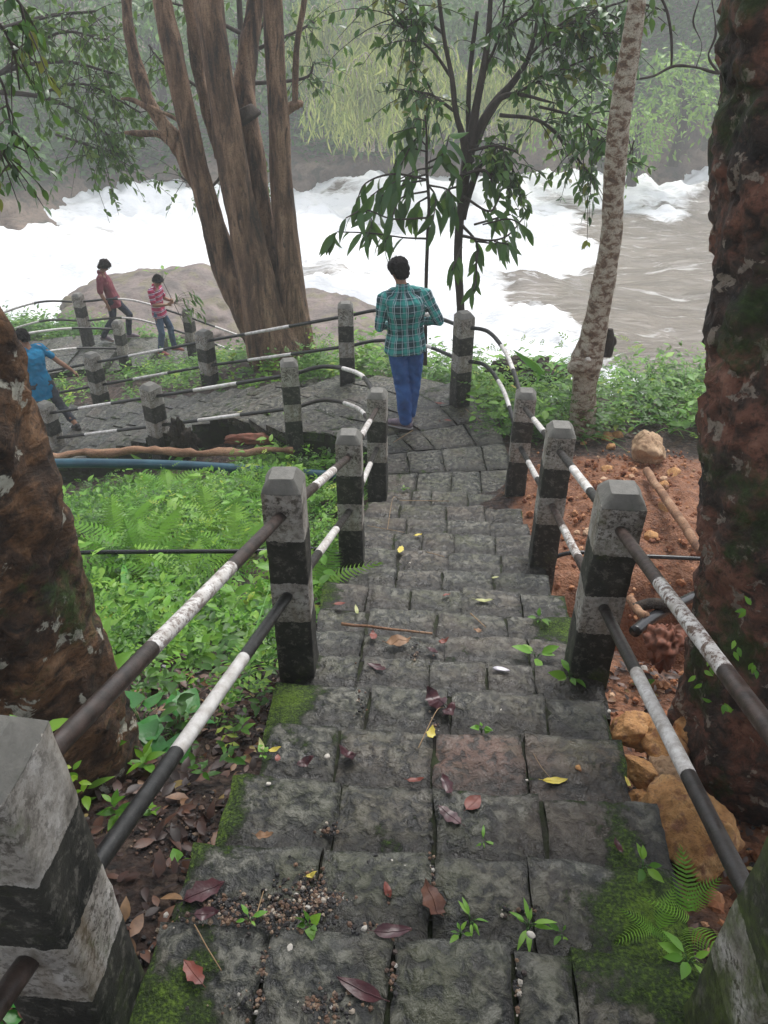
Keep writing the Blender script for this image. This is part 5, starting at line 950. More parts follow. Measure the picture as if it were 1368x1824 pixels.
# pebbles, clods, gravel: stuff
def _peb(sd):
    rr = np.random.default_rng(sd); t = np.linspace(.3, np.pi - .3, 4)[:, None]; a = np.linspace(0, 2 * np.pi, 6, endpoint=False)[None]
    V = np.stack([np.sin(t) * np.cos(a), np.sin(t) * np.sin(a), np.cos(t) * .75 + 0 * a], -1).reshape(-1, 3) * rr.uniform(.75, 1.2, (24, 1)); V = np.vstack([V, [0, 0, .72], [0, 0, -.72]]); k = np.arange(6)
    return V, np.vstack([grid_faces(4, 6, True)[:, ::-1]]), np.vstack([np.stack([k, (k + 1) % 6, np.full(6, 24)], -1), np.stack([18 + (k + 1) % 6, 18 + k, np.full(6, 25)], -1)])
PEB = [_peb(i) for i in range(4)]
def pebbles(mb, P, size, rr):
    n = len(P); g_ = rr.integers(0, 4, n); size = np.broadcast_to(size, (n,))
    for i in range(4):
        m = g_ == i
        if m.any(): scatter(mb, '', P[m], rr.normal(0, 1, (m.sum(), 3)), size[m], rr.normal(0, 1, (m.sum(), 3)), rr, None, PEB[i])
def pebmat(key, stops, rough=.6):
    n = N(key, rough); n.col(n.mix(n.ramp(n.noise(60, 3), [(.4, 0), (.7, .3)]), n.ramp(n.attr('rnd'), stops), (.05, .035, .03))); M[key] = n.m
pebmat('gravel', [(0, (.015, .015, .017)), (.45, (.045, .042, .042)), (.6, (.14, .08, .055)), (.8, (.22, .13, .08)), (.93, (.36, .28, .2)), (1, (.6, .57, .52))])
pebmat('clods', [(0, (.14, .045, .02)), (.5, (.33, .13, .055)), (.9, (.48, .24, .12)), (1, (.6, .42, .28))], .85)
def blob_pts(px, py, rpx, n, rr, hit):
    out = []
    for _ in range(n):
        a = rr.uniform(0, 6.28); r = abs(rr.normal(0, .5)); out.append(hit(px + math.cos(a) * r * rpx[0], py + math.sin(a) * r * rpx[1]))
    return out
rr = np.random.default_rng(9); P = []
for c in [(600, 1600, (120, 52), 1700), (460, 1630, (130, 30), 700), (690, 1640, (60, 20), 200), (530, 1790, (110, 45), 700), (380, 1610, (60, 25), 90), (770, 1560, (10, 60), 30), (922, 1760, (8, 60), 30), (590, 1480, (35, 12), 50), (775, 1290, (12, 40), 40), (740, 1165, (20, 25), 40), (935, 1620, (60, 10), 40), (640, 1250, (10, 60), 20), (700, 1740, (12, 50), 30), (470, 1720, (12, 50), 30)]: P += blob_pts(c[0], c[1], c[2], c[3], rr, stair_hit)
P = np.array(P); P = P[np.abs(P[:, 0] - cx(P[:, 1])) < HW]; mb = MB(); pebbles(mb, P, .0022 + .006 * rr.random(len(P)) ** 2, rr); k = rr.integers(0, len(P), 110); pebbles(mb, P[k] + [0, 0, .002], rr.uniform(.005, .009, 110), rr)
tag(mb.build('gravel', M['gravel'], smooth=False), 'dark and tan gravel washed onto the lowest treads', 'gravel', kind='stuff')
mb = MB(); n = 5200; X = rr.uniform(.75, 3.4, n); Y = rr.uniform(1.0, 6.9, n); keep = rr.random(n) < clay_mask(X, Y) ; X, Y = X[keep], Y[keep]; pebbles(mb, np.stack([X, Y, ground_z(X, Y) + .012], 1), .006 + .03 * rr.random(len(X)) ** 3.2, rr)
tag(mb.build('clods', M['clods'], smooth=False), 'orange clods and crumbs covering the excavated soil', 'soil', kind='stuff')
mb = MB(); n = 3400; X = np.concatenate([rr.uniform(-1.35, -.6, n), rr.uniform(.72, 1.3, n // 2)]); Y = np.concatenate([rr.uniform(.3, 2.2, n), rr.uniform(.6, 2.2, n // 2)]); lump = fbm(np.stack([X, Y, X * 0], 1), 3, 2, 4); m = lump > -.1; X, Y = X[m], Y[m]
pebbles(mb, np.stack([X, Y, ground_z(X, Y) + .004], 1), rr.uniform(.003, .011, len(X)) * (.6 + rr.random(len(X)) ** 4), rr); tag(mb.build('gravel', M['gravel'], smooth=False), 'gravel in the dirt beside the stairs', 'gravel', kind='stuff')
# ================================================================ GROUND PLANTS
def litter(label, x0, x1, y0, y1, n, seed, size=(.03, .09), mask=None):
    rr = np.random.default_rng(seed); X, Y = rr.uniform(x0, x1, n), rr.uniform(y0, y1, n)
    if mask is not None: k = rr.random(n) < mask(X, Y); X, Y = X[k], Y[k]
    mb = MB(); n = len(X); scatter(mb, 'ovate', np.stack([X, Y, ground_z(X, Y) + rr.uniform(.004, .03, n)], 1), rdirs(n, .1, rr), rr.uniform(*size, n), np.array([0, 0, 1.]) + rr.normal(0, .4, (n, 3)), rr); tag(mb.build('leaf_litter', M['litter']), label, 'leaf litter', kind='stuff')
n_ = N('litter', .5); n_.col(n_.mix(n_.ramp(n_.noise(40, 4), [(.4, 0), (.7, .5)]), n_.ramp(n_.attr('rnd'), [(0, (.02, .010, .008)), (.5, (.06, .026, .018)), (.85, (.14, .06, .035)), (.95, (.26, .14, .07)), (1, (.34, .27, .08))]), (.015, .01, .008))); M['litter'] = n_.m
litter('wet brown leaf litter on the dark soil left of the stairs', -1.6, -.58, .2, 3.3, 2600, 3, (.025, .075)); litter('wet brown leaf litter beside the right of the stairs', .74, 1.5, .6, 3.2, 800, 4, (.02, .06)); litter('dead leaves among the plants of the left slope', -4.5, -.6, 2.8, 6.9, 1200, 5)
def herbs(label, mask, box, n, seed, h=(.05, .25), leaf=(.035, .09), k=8, key='ovate', mat='leaf_herb', name='ground_cover', zf=None, stemmy=True, up=.25):
    rr = np.random.default_rng(seed); X, Y = rr.uniform(box[0], box[1], n), rr.uniform(box[2], box[3], n); m = rr.random(n) < mask(X, Y); X, Y = X[m], Y[m]; n = len(X); Z = (zf or ground_z)(X, Y); H = rr.uniform(*h, n) * (.75 + .5 * rr.random(n)); sz = rr.uniform(*leaf, n); tone = np.clip(rr.uniform(0, .45, n) + .3 * fbm(np.stack([X, Y, X * 0], 1), 2.5, 3, seed), 0, .6)
    mb = MB(); lean = rr.normal(0, .25, (n, 2)); t = (np.arange(k) + rr.random((n, k))) / k; t = .25 + .75 * t; a = np.arange(k)[None] * 2.4 + rr.uniform(0, 6, (n, 1)); hh = t * H[:, None]
    P = np.stack([X[:, None] + lean[:, :1] * hh, Y[:, None] + lean[:, 1:] * hh, Z[:, None] + hh], -1).reshape(-1, 3); D = np.stack([np.cos(a), np.sin(a), up + .5 * (t - .5)], -1).reshape(-1, 3) + rr.normal(0, .15, (n * k, 3))
    scatter(mb, key, P, D, (sz[:, None] * (1.15 - .55 * t)).ravel() * rr.uniform(.8, 1.15, n * k), np.array([0, 0, 1.]) + rr.normal(0, .25, (n * k, 3)), rr, np.clip((tone[:, None] + rr.uniform(0, .45, (n, k)) + .12 * t).ravel(), 0, 1))
    return tag(mb.build(name, M[mat]), label, 'plants', kind='stuff')
def FR(X, Y): return -X * sy_ + Y * cy_, X * cy_ + Y * sy_         # forward, right of the camera frame
def left_mask(X, Y):
    F, R = FR(X, Y); lump = fbm(np.stack([X, Y, X * 0], 1), 1.6, 3, 14); d = np.clip((F - 2.35) / .5, 0, 1) * np.clip((7.12 + .3 * (X > -2.1) - F) / .25, 0, 1) * (X < -.62 - .0 * Y)
    return d * np.clip(.72 + lump, .12, 1) + (F < 2.6) * (lump > -.1) * np.clip(.12 + (F - 1.6) * .35, .08, .5)
herbs('dense fresh green herbs on the slope left of the stairs', left_mask, (-4.8, -.6, .4, 7.5), 4800, 21, (.05, .34), (.035, .095))
herbs('fine feathery green sprigs among the herbs left of the stairs', left_mask, (-4.4, -.6, 1.5, 7.3), 1500, 22, (.10, .38), (.08, .17), 5, 'sprig')
herbs('tall grass blades among the herbs left of the stairs', left_mask, (-4.4, -.65, 2.4, 7.3), 420, 23, (.01, .05), (.16, .34), 6, 'blade', 'leaf_grass', 'grass', up=1.4)
herbs('scattered broad leaves among the herbs left of the stairs', left_mask, (-4.4, -.65, .8, 7.3), 650, 27, (.12, .38), (.09, .18), 5, 'ovate', 'leaf_fern')
herbs('fern-like fronds among the herbs left of the stairs', left_mask, (-3.6, -.7, 2.4, 6.9), 260, 28, (.06, .16), (.16, .30), 5, 'sprig', 'leaf_fern', up=.6)
def bank_mask(X, Y):
    F, R = FR(X, Y); lump = fbm(np.stack([X, Y, X * 0], 1), 1.4, 3, 24); on = np.zeros(len(X), bool)
    on |= (R > .9 + (F - 6.6) * 0) & (F > 6.9 - .0 * R) & (F < 10.9) & (R > 1.0) & (F > 7.0 + .25 * np.clip(R - 3, 0, 9)); on |= (F > 9.0) & (F < 11.2) & (R > -1.1); on |= (F > 7.5) & (F < 9.2) & (R > 1.05)
    return on * np.clip(.85 + lump, .3, 1)
herbs('bright green herbs on the bank beyond the landing and around the mottled tree', bank_mask, (-1.8, 6.5, 6.7, 11.6), 4200, 31, (.18, .62), (.06, .14)); herbs('sprigs with small leaflets on the bank beyond the landing', bank_mask, (-1.8, 6.5, 6.7, 11.6), 1300, 32, (.3, .75), (.12, .24), 5, 'sprig')
herbs('grass blades on the bank beyond the landing', bank_mask, (-1.8, 6.5, 6.7, 11.6), 260, 33, (.02, .06), (.3, .6), 6, 'blade', 'leaf_grass', 'grass', up=1.5)
_pin = np.vstack([LI, LO[::-1]])[:, :2]; _pfar = np.vstack([FI, FO[::-1]])[:, :2]
herbs('broad leaves on the bank beyond the landing', bank_mask, (-1.8, 6.5, 6.7, 11.6), 420, 37, (.3, .8), (.12, .22), 6, 'ovate', 'leaf_fern')
def mid_mask(X, Y):
    F, R = FR(X, Y); lump = fbm(np.stack([X, Y, X * 0], 1), 1.4, 3, 34); on = (F > 8.8) & (F < 15) & (R < -.2) & ~in_poly(X, Y, _pin) & ~in_poly(X, Y, _pfar); on &= (R < -2.0) | (F < 10.3)
    return on * np.clip(.8 + lump, .2, 1)
herbs('green herbs between the lower flight and the far path', mid_mask, (-9, 0, 8.5, 15), 3800, 41, (.08, .36), (.05, .14))
def out_mask(X, Y):
    F, R = FR(X, Y); lump = fbm(np.stack([X, Y, X * 0], 1), .9, 3, 44); return ((F > 14.3) & (F < 18.5) & (R < -2.4) & (F < 16.2 + .55 * np.clip(-R - 5.5, 0, 4)) & ~in_poly(X, Y, _pfar)) * np.clip(.9 + lump, .4, 1)
herbs('tall green plants on the bank beyond the far path at the left', out_mask, (-14, -2, 13, 19.5), 4200, 51, (.15, .62), (.09, .20)); herbs('grass beyond the far path at the left', out_mask, (-14, -2, 13, 19), 500, 52, (.02, .06), (.4, .8), 6, 'blade', 'leaf_grass', 'grass', up=1.4)
# ---- single plants
def fern(px, py, n, size, seed, label, hit=ground_hit, up=.75):
    p = hit(px, py) + [0, 0, .14 if size > .25 else 0]; size = size * (1.25 if size > .25 else 1); rr = np.random.default_rng(seed); mb = MB(); a = np.arange(n) * 2.4 + rr.uniform(0, 6); scatter(mb, '', p + rr.normal(0, .012, (n, 3)) * [1, 1, 0] - [0, 0, .01], np.stack([np.cos(a), np.sin(a), up + rr.uniform(-.2, .3, n)], 1), size * rr.uniform(.7, 1.1, n), np.array([0, 0, 1.]) + rr.normal(0, .15, (n, 3)), rr, rr.uniform(.2, .9, n), FERN)
    st = mb.build('fern', M['leaf_fern'], origin=p); return tag(st, label, 'fern', 'ferns')
for i, (px, py, n, sz, lb) in enumerate([(255, 1040, 11, .42, 'large light green fern beside the left trunk, under the black pipe'), (330, 1065, 9, .36, 'fern right of the largest fern, under the black pipe'), (225, 985, 8, .34, 'fern against the left trunk just above the black pipe'), (575, 1075, 8, .30, 'fern peeking out behind the second left post'),
                                         (420, 1010, 8, .34, 'fern under the black pipe near the second left post'), (380, 960, 8, .34, 'fern just above the black pipe in the herbs'), (480, 905, 7, .3, 'fern left of the second post top'), (300, 900, 7, .36, 'fern in the middle of the left slope'), (600, 1040, 6, .2, 'small fern against the left stair edge')]): fern(px, py, n, sz, 60 + i, lb)
fern(1235, 1640, 5, .15, 80, 'light green fern growing at the right end of the lowest visible treads', stair_hit, 1.0); fern(1165, 1655, 5, .10, 81, 'small fern on the tread left of the larger right fern', stair_hit); fern(270, 1650, 7, .07, 82, 'tiny fern at the left end of the lowest tread'); fern(275, 1350, 8, .15, 83, 'pale fern among the round leaves beside the left trunk')
fern(985, 1015, 4, .09, 84, 'tiny fern in the dark gap right of the stairs')
def plant(px, py, n, size, seed, label, key='heart', mat='leaf_herb', hit=ground_hit, h=.04, up=.35, name='small_plant', cat='plant', group='small plants by the stairs', tone=(.3, .9), lift=0, a0=None, spread=.0):
    p = hit(px, py) if callable(hit) else hit; p = np.asarray(p) + [0, 0, lift]; rr = np.random.default_rng(seed); root = empty(name, p, label, cat, group); a = np.arange(n) * 2.4 + rr.normal(0, .45, n) + (rr.uniform(0, 6) if a0 is None else a0); hh = h * rr.uniform(.5, 1, n); mb = MB()
    off = np.stack([np.cos(a), np.sin(a), a * 0], 1); B = p + off * (size * .25 + spread * rr.random((n, 1))) + np.stack([a * 0, a * 0, hh], 1); scatter(mb, key, B, off + np.stack([a * 0, a * 0, up + rr.uniform(-.2, .2, n)], 1), size * rr.uniform(.4, 1.15, n), np.array([0, 0, 1.]) + rr.normal(0, .35, (n, 3)), rr, rr.uniform(*tone, n)); mb.build('leaves', M[mat], root)
    mb = MB()
    for b in B: V, F, _, _ = tube(np.array([p - [0, 0, .02], (p + b) / 2 + [0, 0, h * .3], b]), max(.0012, size * .02), 5); mb.add(V, F)
    mb.build('stems', M['stem_green'], root); return root
for i, a in enumerate([(955, 1172, 5, .085, 'broad light green sprout behind the white plastic on the right of the tread', 'ovate', 'leaf_fern', stair_hit, .03), (1015, 1208, 7, .075, 'rosette of bright green oval leaves on the right half of the stairs', 'ovate', 'leaf_fern', stair_hit, .02),
                       (858, 1300, 5, .035, 'tiny seedling above the reddish slab', 'heart', 'leaf_fern', stair_hit, .01), (445, 1642, 6, .04, 'small seedling in the gravel at the left of the lowest treads', 'ovate', 'leaf_fern', stair_hit, .02), (550, 1650, 7, .03, 'low seedlings in the gravel left of centre', 'heart', 'leaf_herb', stair_hit, .01),
                       (838, 1645, 6, .045, 'thin weed beside the big brown leaf', 'long', 'leaf_fern', stair_hit, .03), (940, 1655, 8, .05, 'weed growing in the joint of the lowest tread right of centre', 'long', 'leaf_fern', stair_hit, .03), (1000, 1665, 6, .03, 'tiny weed left of the small right fern', 'ovate', 'leaf_herb', stair_hit, .01),
                       (1225, 1712, 6, .055, 'small round-leaved plant on moss at the lower right', 'ovate', 'leaf_fern', stair_hit, .02), (860, 1500, 5, .035, 'tiny weed at the back edge of a middle tread', 'long', 'leaf_fern', stair_hit, .01), (1145, 1545, 5, .05, 'seedling between the largest orange rock and the stairs', 'ovate', 'leaf_herb', stair_hit, .02),
                       (1140, 1225, 7, .06, 'small plant in the red dirt right of the stairs', 'ovate', 'leaf_herb', ground_hit, .03), (960, 1105, 6, .06, 'seedling against the second right post', 'ovate', 'leaf_herb', stair_hit, .02), (150, 1425, 6, .075, 'thin light green sprout beside the left front post', 'long', 'leaf_fern', ground_hit, .06),
                       (320, 1545, 6, .04, 'small clover-like seedling in the dirt left of the stairs', 'heart', 'leaf_fern', ground_hit, .02), (470, 1345, 5, .03, 'tiny seedling at the left stair edge', 'heart', 'leaf_fern', stair_hit, .01), (405, 1290, 7, .06, 'feathery seedling near the rusty rod', 'sprig', 'leaf_herb', ground_hit, .02), (720, 870, 5, .05, 'seedling on the upper steps', 'heart', 'leaf_herb', stair_hit, .01),
                       (330, 1230, 8, .07, 'low herb in the dark soil under the left rails', 'ovate', 'leaf_herb', ground_hit, .04), (520, 1210, 6, .05, 'sprout at the foot of the second left post', 'ovate', 'leaf_herb', ground_hit, .04), (820, 1665, 5, .03, 'tiny weed under the big brown leaf', 'ovate', 'leaf_herb', stair_hit, .01)]):
    plant(a[0], a[1], a[2], a[3], 100 + i, a[4], a[5], a[6], a[7], a[8])
plant(255, 1300, 8, .125, 130, 'cluster of broad round dark green leaves beside the left trunk', 'heart', 'leaf_broad', ground_hit, .10, .2, 'broad_leaved_plant', group='broad-leaved plants', spread=.05); plant(318, 1320, 7, .14, 131, 'cluster of large round leaves under the white length of the left rail', 'heart', 'leaf_broad', ground_hit, .10, .15, 'broad_leaved_plant', group='broad-leaved plants', spread=.05)
plant(395, 930, 7, .15, 132, 'plant with large bright leaves left of the second left post', 'ovate', 'leaf_fern', ground_hit, .25, .3, 'broad_leaved_plant', group='broad-leaved plants', spread=.05); plant(255, 885, 7, .13, 133, 'plant with broad leaves in the middle of the left slope', 'ovate', 'leaf_herb', ground_hit, .2, .3, 'broad_leaved_plant', group='broad-leaved plants', spread=.05)
plant(300, 860, 6, .30, 134, 'tall grass-like plant with one upright stem in front of the blue pipe', 'broadblade', 'leaf_grass', ground_hit, .35, .8, 'broad_bladed_grass', 'grass', 'broad-bladed grass clumps'); plant(225, 1110, 9, .34, 135, 'broad-bladed grass clump against the left trunk', 'broadblade', 'leaf_grass', ground_hit, .10, .8, 'broad_bladed_grass', 'grass', 'broad-bladed grass clumps')
plant(375, 1150, 12, .26, 136, 'arching narrow-leaved clump left of the second left post', 'broadblade', 'leaf_grass', ground_hit, .03, .7, 'broad_bladed_grass', 'grass', 'broad-bladed grass clumps'); plant(500, 790, 8, .13, 137, 'bushy bright herb over the right end of the peeled log', 'ovate', 'leaf_fern', ground_hit, .35, .2, 'broad_leaved_plant', group='broad-leaved plants', spread=.12)
plant(70, 1810, 7, .085, 138, 'plant with notched green leaves behind the left front post base', 'ovate', 'leaf_broad', ground_hit, .05, .4, lift=.0); plant(60, 1290, 2, .07, 139, 'single light green leaf poking up behind the left front post', 'ovate', 'leaf_fern', at(58, 1330, F=.98), .05, .6); plant(1215, 700, 7, .24, 140, 'tall plant with big bright leaves at the water side near the right trunk', 'ovate', 'leaf_fern', at(1215, 740, F=8.6), .3, .3, 'broad_leaved_plant', group='broad-leaved plants', spread=.1)
plant(1150, 670, 6, .2, 141, 'thin tall plant with bright leaves against the brown water', 'ovate', 'leaf_fern', at(1150, 700, F=9), .5, .4, 'broad_leaved_plant', group='broad-leaved plants', spread=.15); plant(960, 660, 9, .4, 142, 'broad-bladed plant beside the dark stump', 'broadblade', 'leaf_grass', at(975, 680, F=8.3), .1, .9, 'broad_bladed_grass', 'grass', 'broad-bladed grass clumps')
plant(595, 598, 6, .22, 143, 'pale yellow-green shrub on the boulder behind the railing', 'ovate', 'leaf_bright', at(290, 500, F=17.2), .3, .6, 'shrub', 'shrub', None, spread=.3)
IVL = ['just left of the upper rail', 'lowest but one, left of the rail', 'lowest of all', 'highest at the left side', 'right of the upper rail in the middle', 'farthest right near the frame edge', 'at the left edge of the bark', 'highest at the right']
rr = np.random.default_rng(66)
for i, (px, py) in enumerate([(1262, 1180), (1275, 1250), (1300, 1262), (1250, 1130), (1310, 1150), (1340, 1190), (1240, 1215), (1330, 1090)]):
    q = at(px, py, F=1.62); mb = MB(); scatter(mb, 'ovate', q + rr.normal(0, .012, (3, 3)), rr.normal(0, .6, (3, 3)) + [0, -.5, -.4], .03, np.array([-.3, -1., .4]) + rr.normal(0, .3, (3, 3)), rr); tag(mb.build('seedling', M['leaf_fern'], origin=q), 'tiny seedling leaves on the right trunk, ' + IVL[i], 'seedling', 'seedlings on the right trunk')
# ================================================================ FALLEN LEAVES, STICKS, LITTER
def on(px, py): 
    p = stair_hit(px, py); return p if abs(p[0] - cx(p[1])) < HW + .02 or p[1] > 5.9 else ground_hit(px, py)
def leaf(px, py, size, ang, mat, label, wide=1., curl=.12, seed=0, name='fallen_leaf', prof='ovate', lobes=0):
    p = on(px, py); rr = np.random.default_rng(seed + px); Tm = leaf_T(8, .55 * wide, 0, .10, (lambda t: (np.sin(np.pi * t ** .8) ** .8) * (1 + lobes * .22 * np.sin(t * 19))))
    V = Tm[0].copy(); V[:, 1] -= .5; V[:, 2] += curl * (V[:, 1] ** 2 * 1.5 + fbm(V + px, 3, 3, seed) * .6) + .03; V[:, 2] -= V[:, 2].min(); V *= size; a = R_(ang); V = np.stack([V[:, 0] * math.cos(a) - V[:, 1] * math.sin(a), V[:, 0] * math.sin(a) + V[:, 1] * math.cos(a), V[:, 2] + .006], 1)
    V2 = V - [0, 0, .0012]; n = len(V); F = np.vstack([Tm[1], Tm[1][:, ::-1] + n]); root = mesh_np(name, np.vstack([V, V2]) + p, [F], M[mat], origin=p); tag(root, label, 'leaf', 'fallen leaves on the stairs')
    mid = V[1::3] + p + [0, 0, .0008]; tl = mid[0] + (mid[0] - mid[2]) * .7 + [0, 0, .002]; tv, tf, _, _ = tube(np.vstack([tl, mid]), size * .010, 5); mesh_np('midrib', tv, tf, M[mat], root)
LV = [(770, 1610, .105, 25, 'dead_leaf', 'large brown pointed leaf standing on the gravel of the lowest treads', 1.1, .5, 1), (640, 1765, .12, 70, 'purple_leaf', 'long dark purple leaf lying on the lowest tread', .6, .12, 0), (843, 1433, .075, -40, 'red_leaf', 'round reddish leaf below the reddish slab', 1.3, .1, 0), (768, 1308, .06, -10, 'yellow_leaf', 'bright yellow lobed leaf left of the reddish slab', 1, .3, 1),
      (988, 1394, .095, -80, 'yellow_leaf', 'pale yellow leaf with a long stalk on the right of the tread', .6, .15, 0), (545, 1362, .07, -65, 'purple_leaf', 'curled dark purple leaf on the left of the tread', .8, .9, 0), (495, 1352, .035, 10, 'red_leaf', 'small red leaf overlapping a yellow leaf', 1.1, .2, 0), (466, 1330, .06, 25, 'pale_leaf', 'pale yellow-green narrow leaf at the left end of the tread', .6, .2, 0), (490, 1338, .05, -70, 'yellow_leaf', 'yellow leaf under the small red leaf', .7, .2, 0),
      (620, 1350, .085, 60, 'purple_leaf', 'crumpled purple leaf beside the joint left of centre', .9, .9, 1), (472, 1492, .055, -80, 'tan_leaf', 'small tan curled leaf on the left of the tread', .8, .6, 0), (775, 1255, .12, 40, 'purple_leaf', 'large wet dark leaf heap in the middle of the stairs', 1.2, .9, 1), (800, 1270, .09, -30, 'purple_leaf', 'dark leaf right of the wet leaf heap', .9, .8, 1),
      (710, 1148, .13, -75, 'tan_leaf', 'broad pale brown leaf just below the wooden strip', .9, .25, 0), (665, 1135, .07, 10, 'red_leaf', 'reddish leaf under the wooden strip', 1., .3, 0), (790, 1145, .06, -60, 'red_leaf', 'dark red leaf right of the wooden strip', .8, .4, 0), (770, 1162, .07, 70, 'purple_leaf', 'purple brown leaf in the joint below the wooden strip', .9, .6, 1), (850, 1127, .055, 40, 'tan_leaf', 'light orange leaf at the right of the wooden strip', .9, .5, 0),
      (635, 1088, .075, 15, 'pale_leaf', 'pale greenish leaf above the left end of the wooden strip', .5, .15, 0), (862, 1072, .11, -85, 'pale_leaf', 'pale feathery leaf on the middle steps', .45, .1, 1), (795, 1062, .06, -60, 'red_leaf', 'small dark red leaf on the middle steps', .6, .3, 0), (714, 980, .09, -10, 'yellow_leaf', 'yellow two-lobed leaf on the middle steps', .9, .1, 1), (745, 955, .07, -60, 'yellow_leaf', 'dull yellow leaf above the two-lobed leaf', .8, .2, 0),
      (882, 1030, .05, -70, 'pale_leaf', 'small pale green leaf at the right of the middle steps', .6, .1, 0), (605, 1077, .07, -80, 'red_leaf', 'red flattened leaf at the left end of the middle steps', .6, .1, 0), (800, 1455, .10, 50, 'purple_leaf', 'flat purple leaf beside the round reddish leaf', .8, .15, 1), (795, 1400, .09, 20, 'purple_leaf', 'purple leaf fragment at the lower edge of the reddish slab', .7, .2, 1),
      (365, 1590, .12, -60, 'purple_leaf', 'flat purple leaf at the left end of the second lowest tread', .9, .1, 1), (370, 1632, .065, -70, 'purple_leaf', 'purple leaf touching the gravel at the left', .9, .3, 0), (345, 1735, .08, 50, 'red_leaf', 'reddish flat leaf on the left of the lowest tread', .9, .1, 1), (1100, 1510, .06, 10, 'purple_leaf', 'small purple leaf at the right of the tread near the orange rock', .7, .3, 0), (1117, 1395, .05, 10, 'yellow_leaf', 'yellow leaf stuck at the right stair edge', .5, .3, 0),
      (700, 1663, .10, -80, 'purple_leaf', 'dark red leaf half buried below the brown leaf', .7, .2, 0), (690, 1590, .05, 20, 'red_leaf', 'small curled red leaf above the gravel', .8, .9, 0), (555, 1562, .035, -60, 'yellow_leaf', 'small orange yellow petal on the gravel', .9, .5, 0), (740, 1392, .06, -80, 'red_leaf', 'dull red leaf at the edge of a middle tread', .6, .2, 0), (670, 1190, .10, 70, 'purple_leaf', 'thin purple leaf on the left of the tread below the wooden strip', .6, .1, 1),
      (915, 690, .12, 30, 'yellow_leaf', 'yellow leaf on the landing edge', .5, .1, 0), (783, 720, .14, 70, 'red_leaf', 'reddish leaf on the landing right of the man', .6, .1, 0), (477, 727, .1, 0, 'yellow_leaf', 'orange yellow leaf on the lower flight', .8, .2, 0), (427, 735, .09, -40, 'pale_leaf', 'pale yellow leaf on the lower flight', .6, .2, 0), (797, 750, .1, 70, 'red_leaf', 'dark red leaf lying on the landing', .6, .1, 0), (240, 1163, .05, 20, 'yellow_leaf', 'yellow leaf on the dark soil left of the stairs', .8, .3, 0),
      (315, 1165, .05, -60, 'tan_leaf', 'tan leaf on the dark soil left of the stairs', .8, .3, 0), (1000, 742, .11, -70, 'dead_leaf', 'brown leaf near the right post', .7, .3, 0), (783, 752, .05, 12, 'dead_leaf', 'brown scrap on the landing', .7, .3, 0), (925, 860, .07, 60, 'red_leaf', 'orange dead leaf at the foot of the right post', .9, .5, 0), (1215, 1395, .05, 60, 'dead_leaf', 'dead brown leaf among the orange rocks', .8, .5, 0)]
for px, py, sz, an, mt, lb, wd, cu, lo in LV:
    if px == 477: 
        continue
    leaf(px, py, sz * .9, an, mt, lb, wd, min(cu, .42), lobes=lo)
def stick(pts, r, mat, label, name='twig', cat='twig', group='twigs on the stairs', flat=1., lift=.006, hit=on):
    P = np.array([hit(*q) + [0, 0, lift + r * flat] for q in pts]); P[:, 2] = np.linspace(P[0, 2], P[-1, 2], len(P)) if len(P) < 4 else P[:, 2]; Q = resample(P, 8) if len(P) > 2 else np.linspace(P[0], P[-1], 8); V, F, _, _ = tube(Q, np.linspace(r, r * .7, len(Q)), 7); V = V + fbm(V, 25, 2, 5)[:, None] * r * .25
    c = V.mean(0); V[:, 2] = c[2] + (V[:, 2] - c[2]) * flat if flat != 1 and len(pts) == 2 and abs(P[0, 2] - P[-1, 2]) < .01 else V[:, 2]; return tag(mesh_np(name, V, F, M[mat], origin=P[0]), label, cat, group)
stick([(608, 1115), (770, 1132)], .0075, 'wood_log', 'flat pale wooden strip lying across a tread left of centre', 'wooden_strip', 'stick', None)
for a in [([(347, 1650), (372, 1695), (395, 1732)], .0018, 'thin straw on the left of the lowest tread'), ([(745, 1335), (775, 1290), (790, 1262)], .002, 'brown stalk through the wet leaf heap'), ([(950, 1345), (965, 1370), (982, 1390)], .0013, 'curved thin stalk of the pale yellow leaf'), ([(645, 880), (750, 887)], .003, 'long thin straw on the upper steps at the left'),
          ([(712, 893), (800, 894)], .003, 'long thin straw in the centre of the upper steps'), ([(690, 945), (700, 900), (712, 890)], .0022, 'upright curved yellow straw at the left of the upper steps'), ([(655, 938), (720, 950)], .0025, 'yellow straw at the left end of the upper steps'), ([(895, 895), (905, 840)], .003, 'thin straw at the right of the upper steps'), ([(760, 985), (792, 994)], .003, 'short pale twig on the middle steps'),
          ([(838, 1095), (865, 1120)], .0035, 'brown twig pointing at the light orange leaf'), ([(735, 768), (700, 790)], .004, 'thin twig near the man\'s shoe'), ([(829, 730), (860, 755)], .004, 'pale twig on the right of the landing'), ([(455, 1640), (470, 1590)], .0018, 'short straw standing in the gravel at the left')]: stick(a[0], a[1], 'straw', a[2])
stick([(393, 1300), (412, 1240), (438, 1175)], .011, 'rusty', 'rusty rod lying in the soil left of the stairs', 'rusty_rod', 'rod', None, hit=ground_hit)
def chunk(px, py, r, mat, label, name='chip', cat='chip', group='pale chips on the ground', seed=0): p = on(px, py); rock(name, p + [0, 0, r[2] * .7], r, seed + px, mat, label, cat, group, 10, 8, .1, rz=px)
chunk(892, 1193, (.035, .014, .006), 'plastic_white', 'crumpled white plastic scrap on the right of the tread', 'plastic_scrap', 'litter', None)
chunk(295, 1188, (.022, .012, .005), 'plastic_white', 'white paper scrap on the soil left of the stairs', 'paper_scrap', 'litter', None)
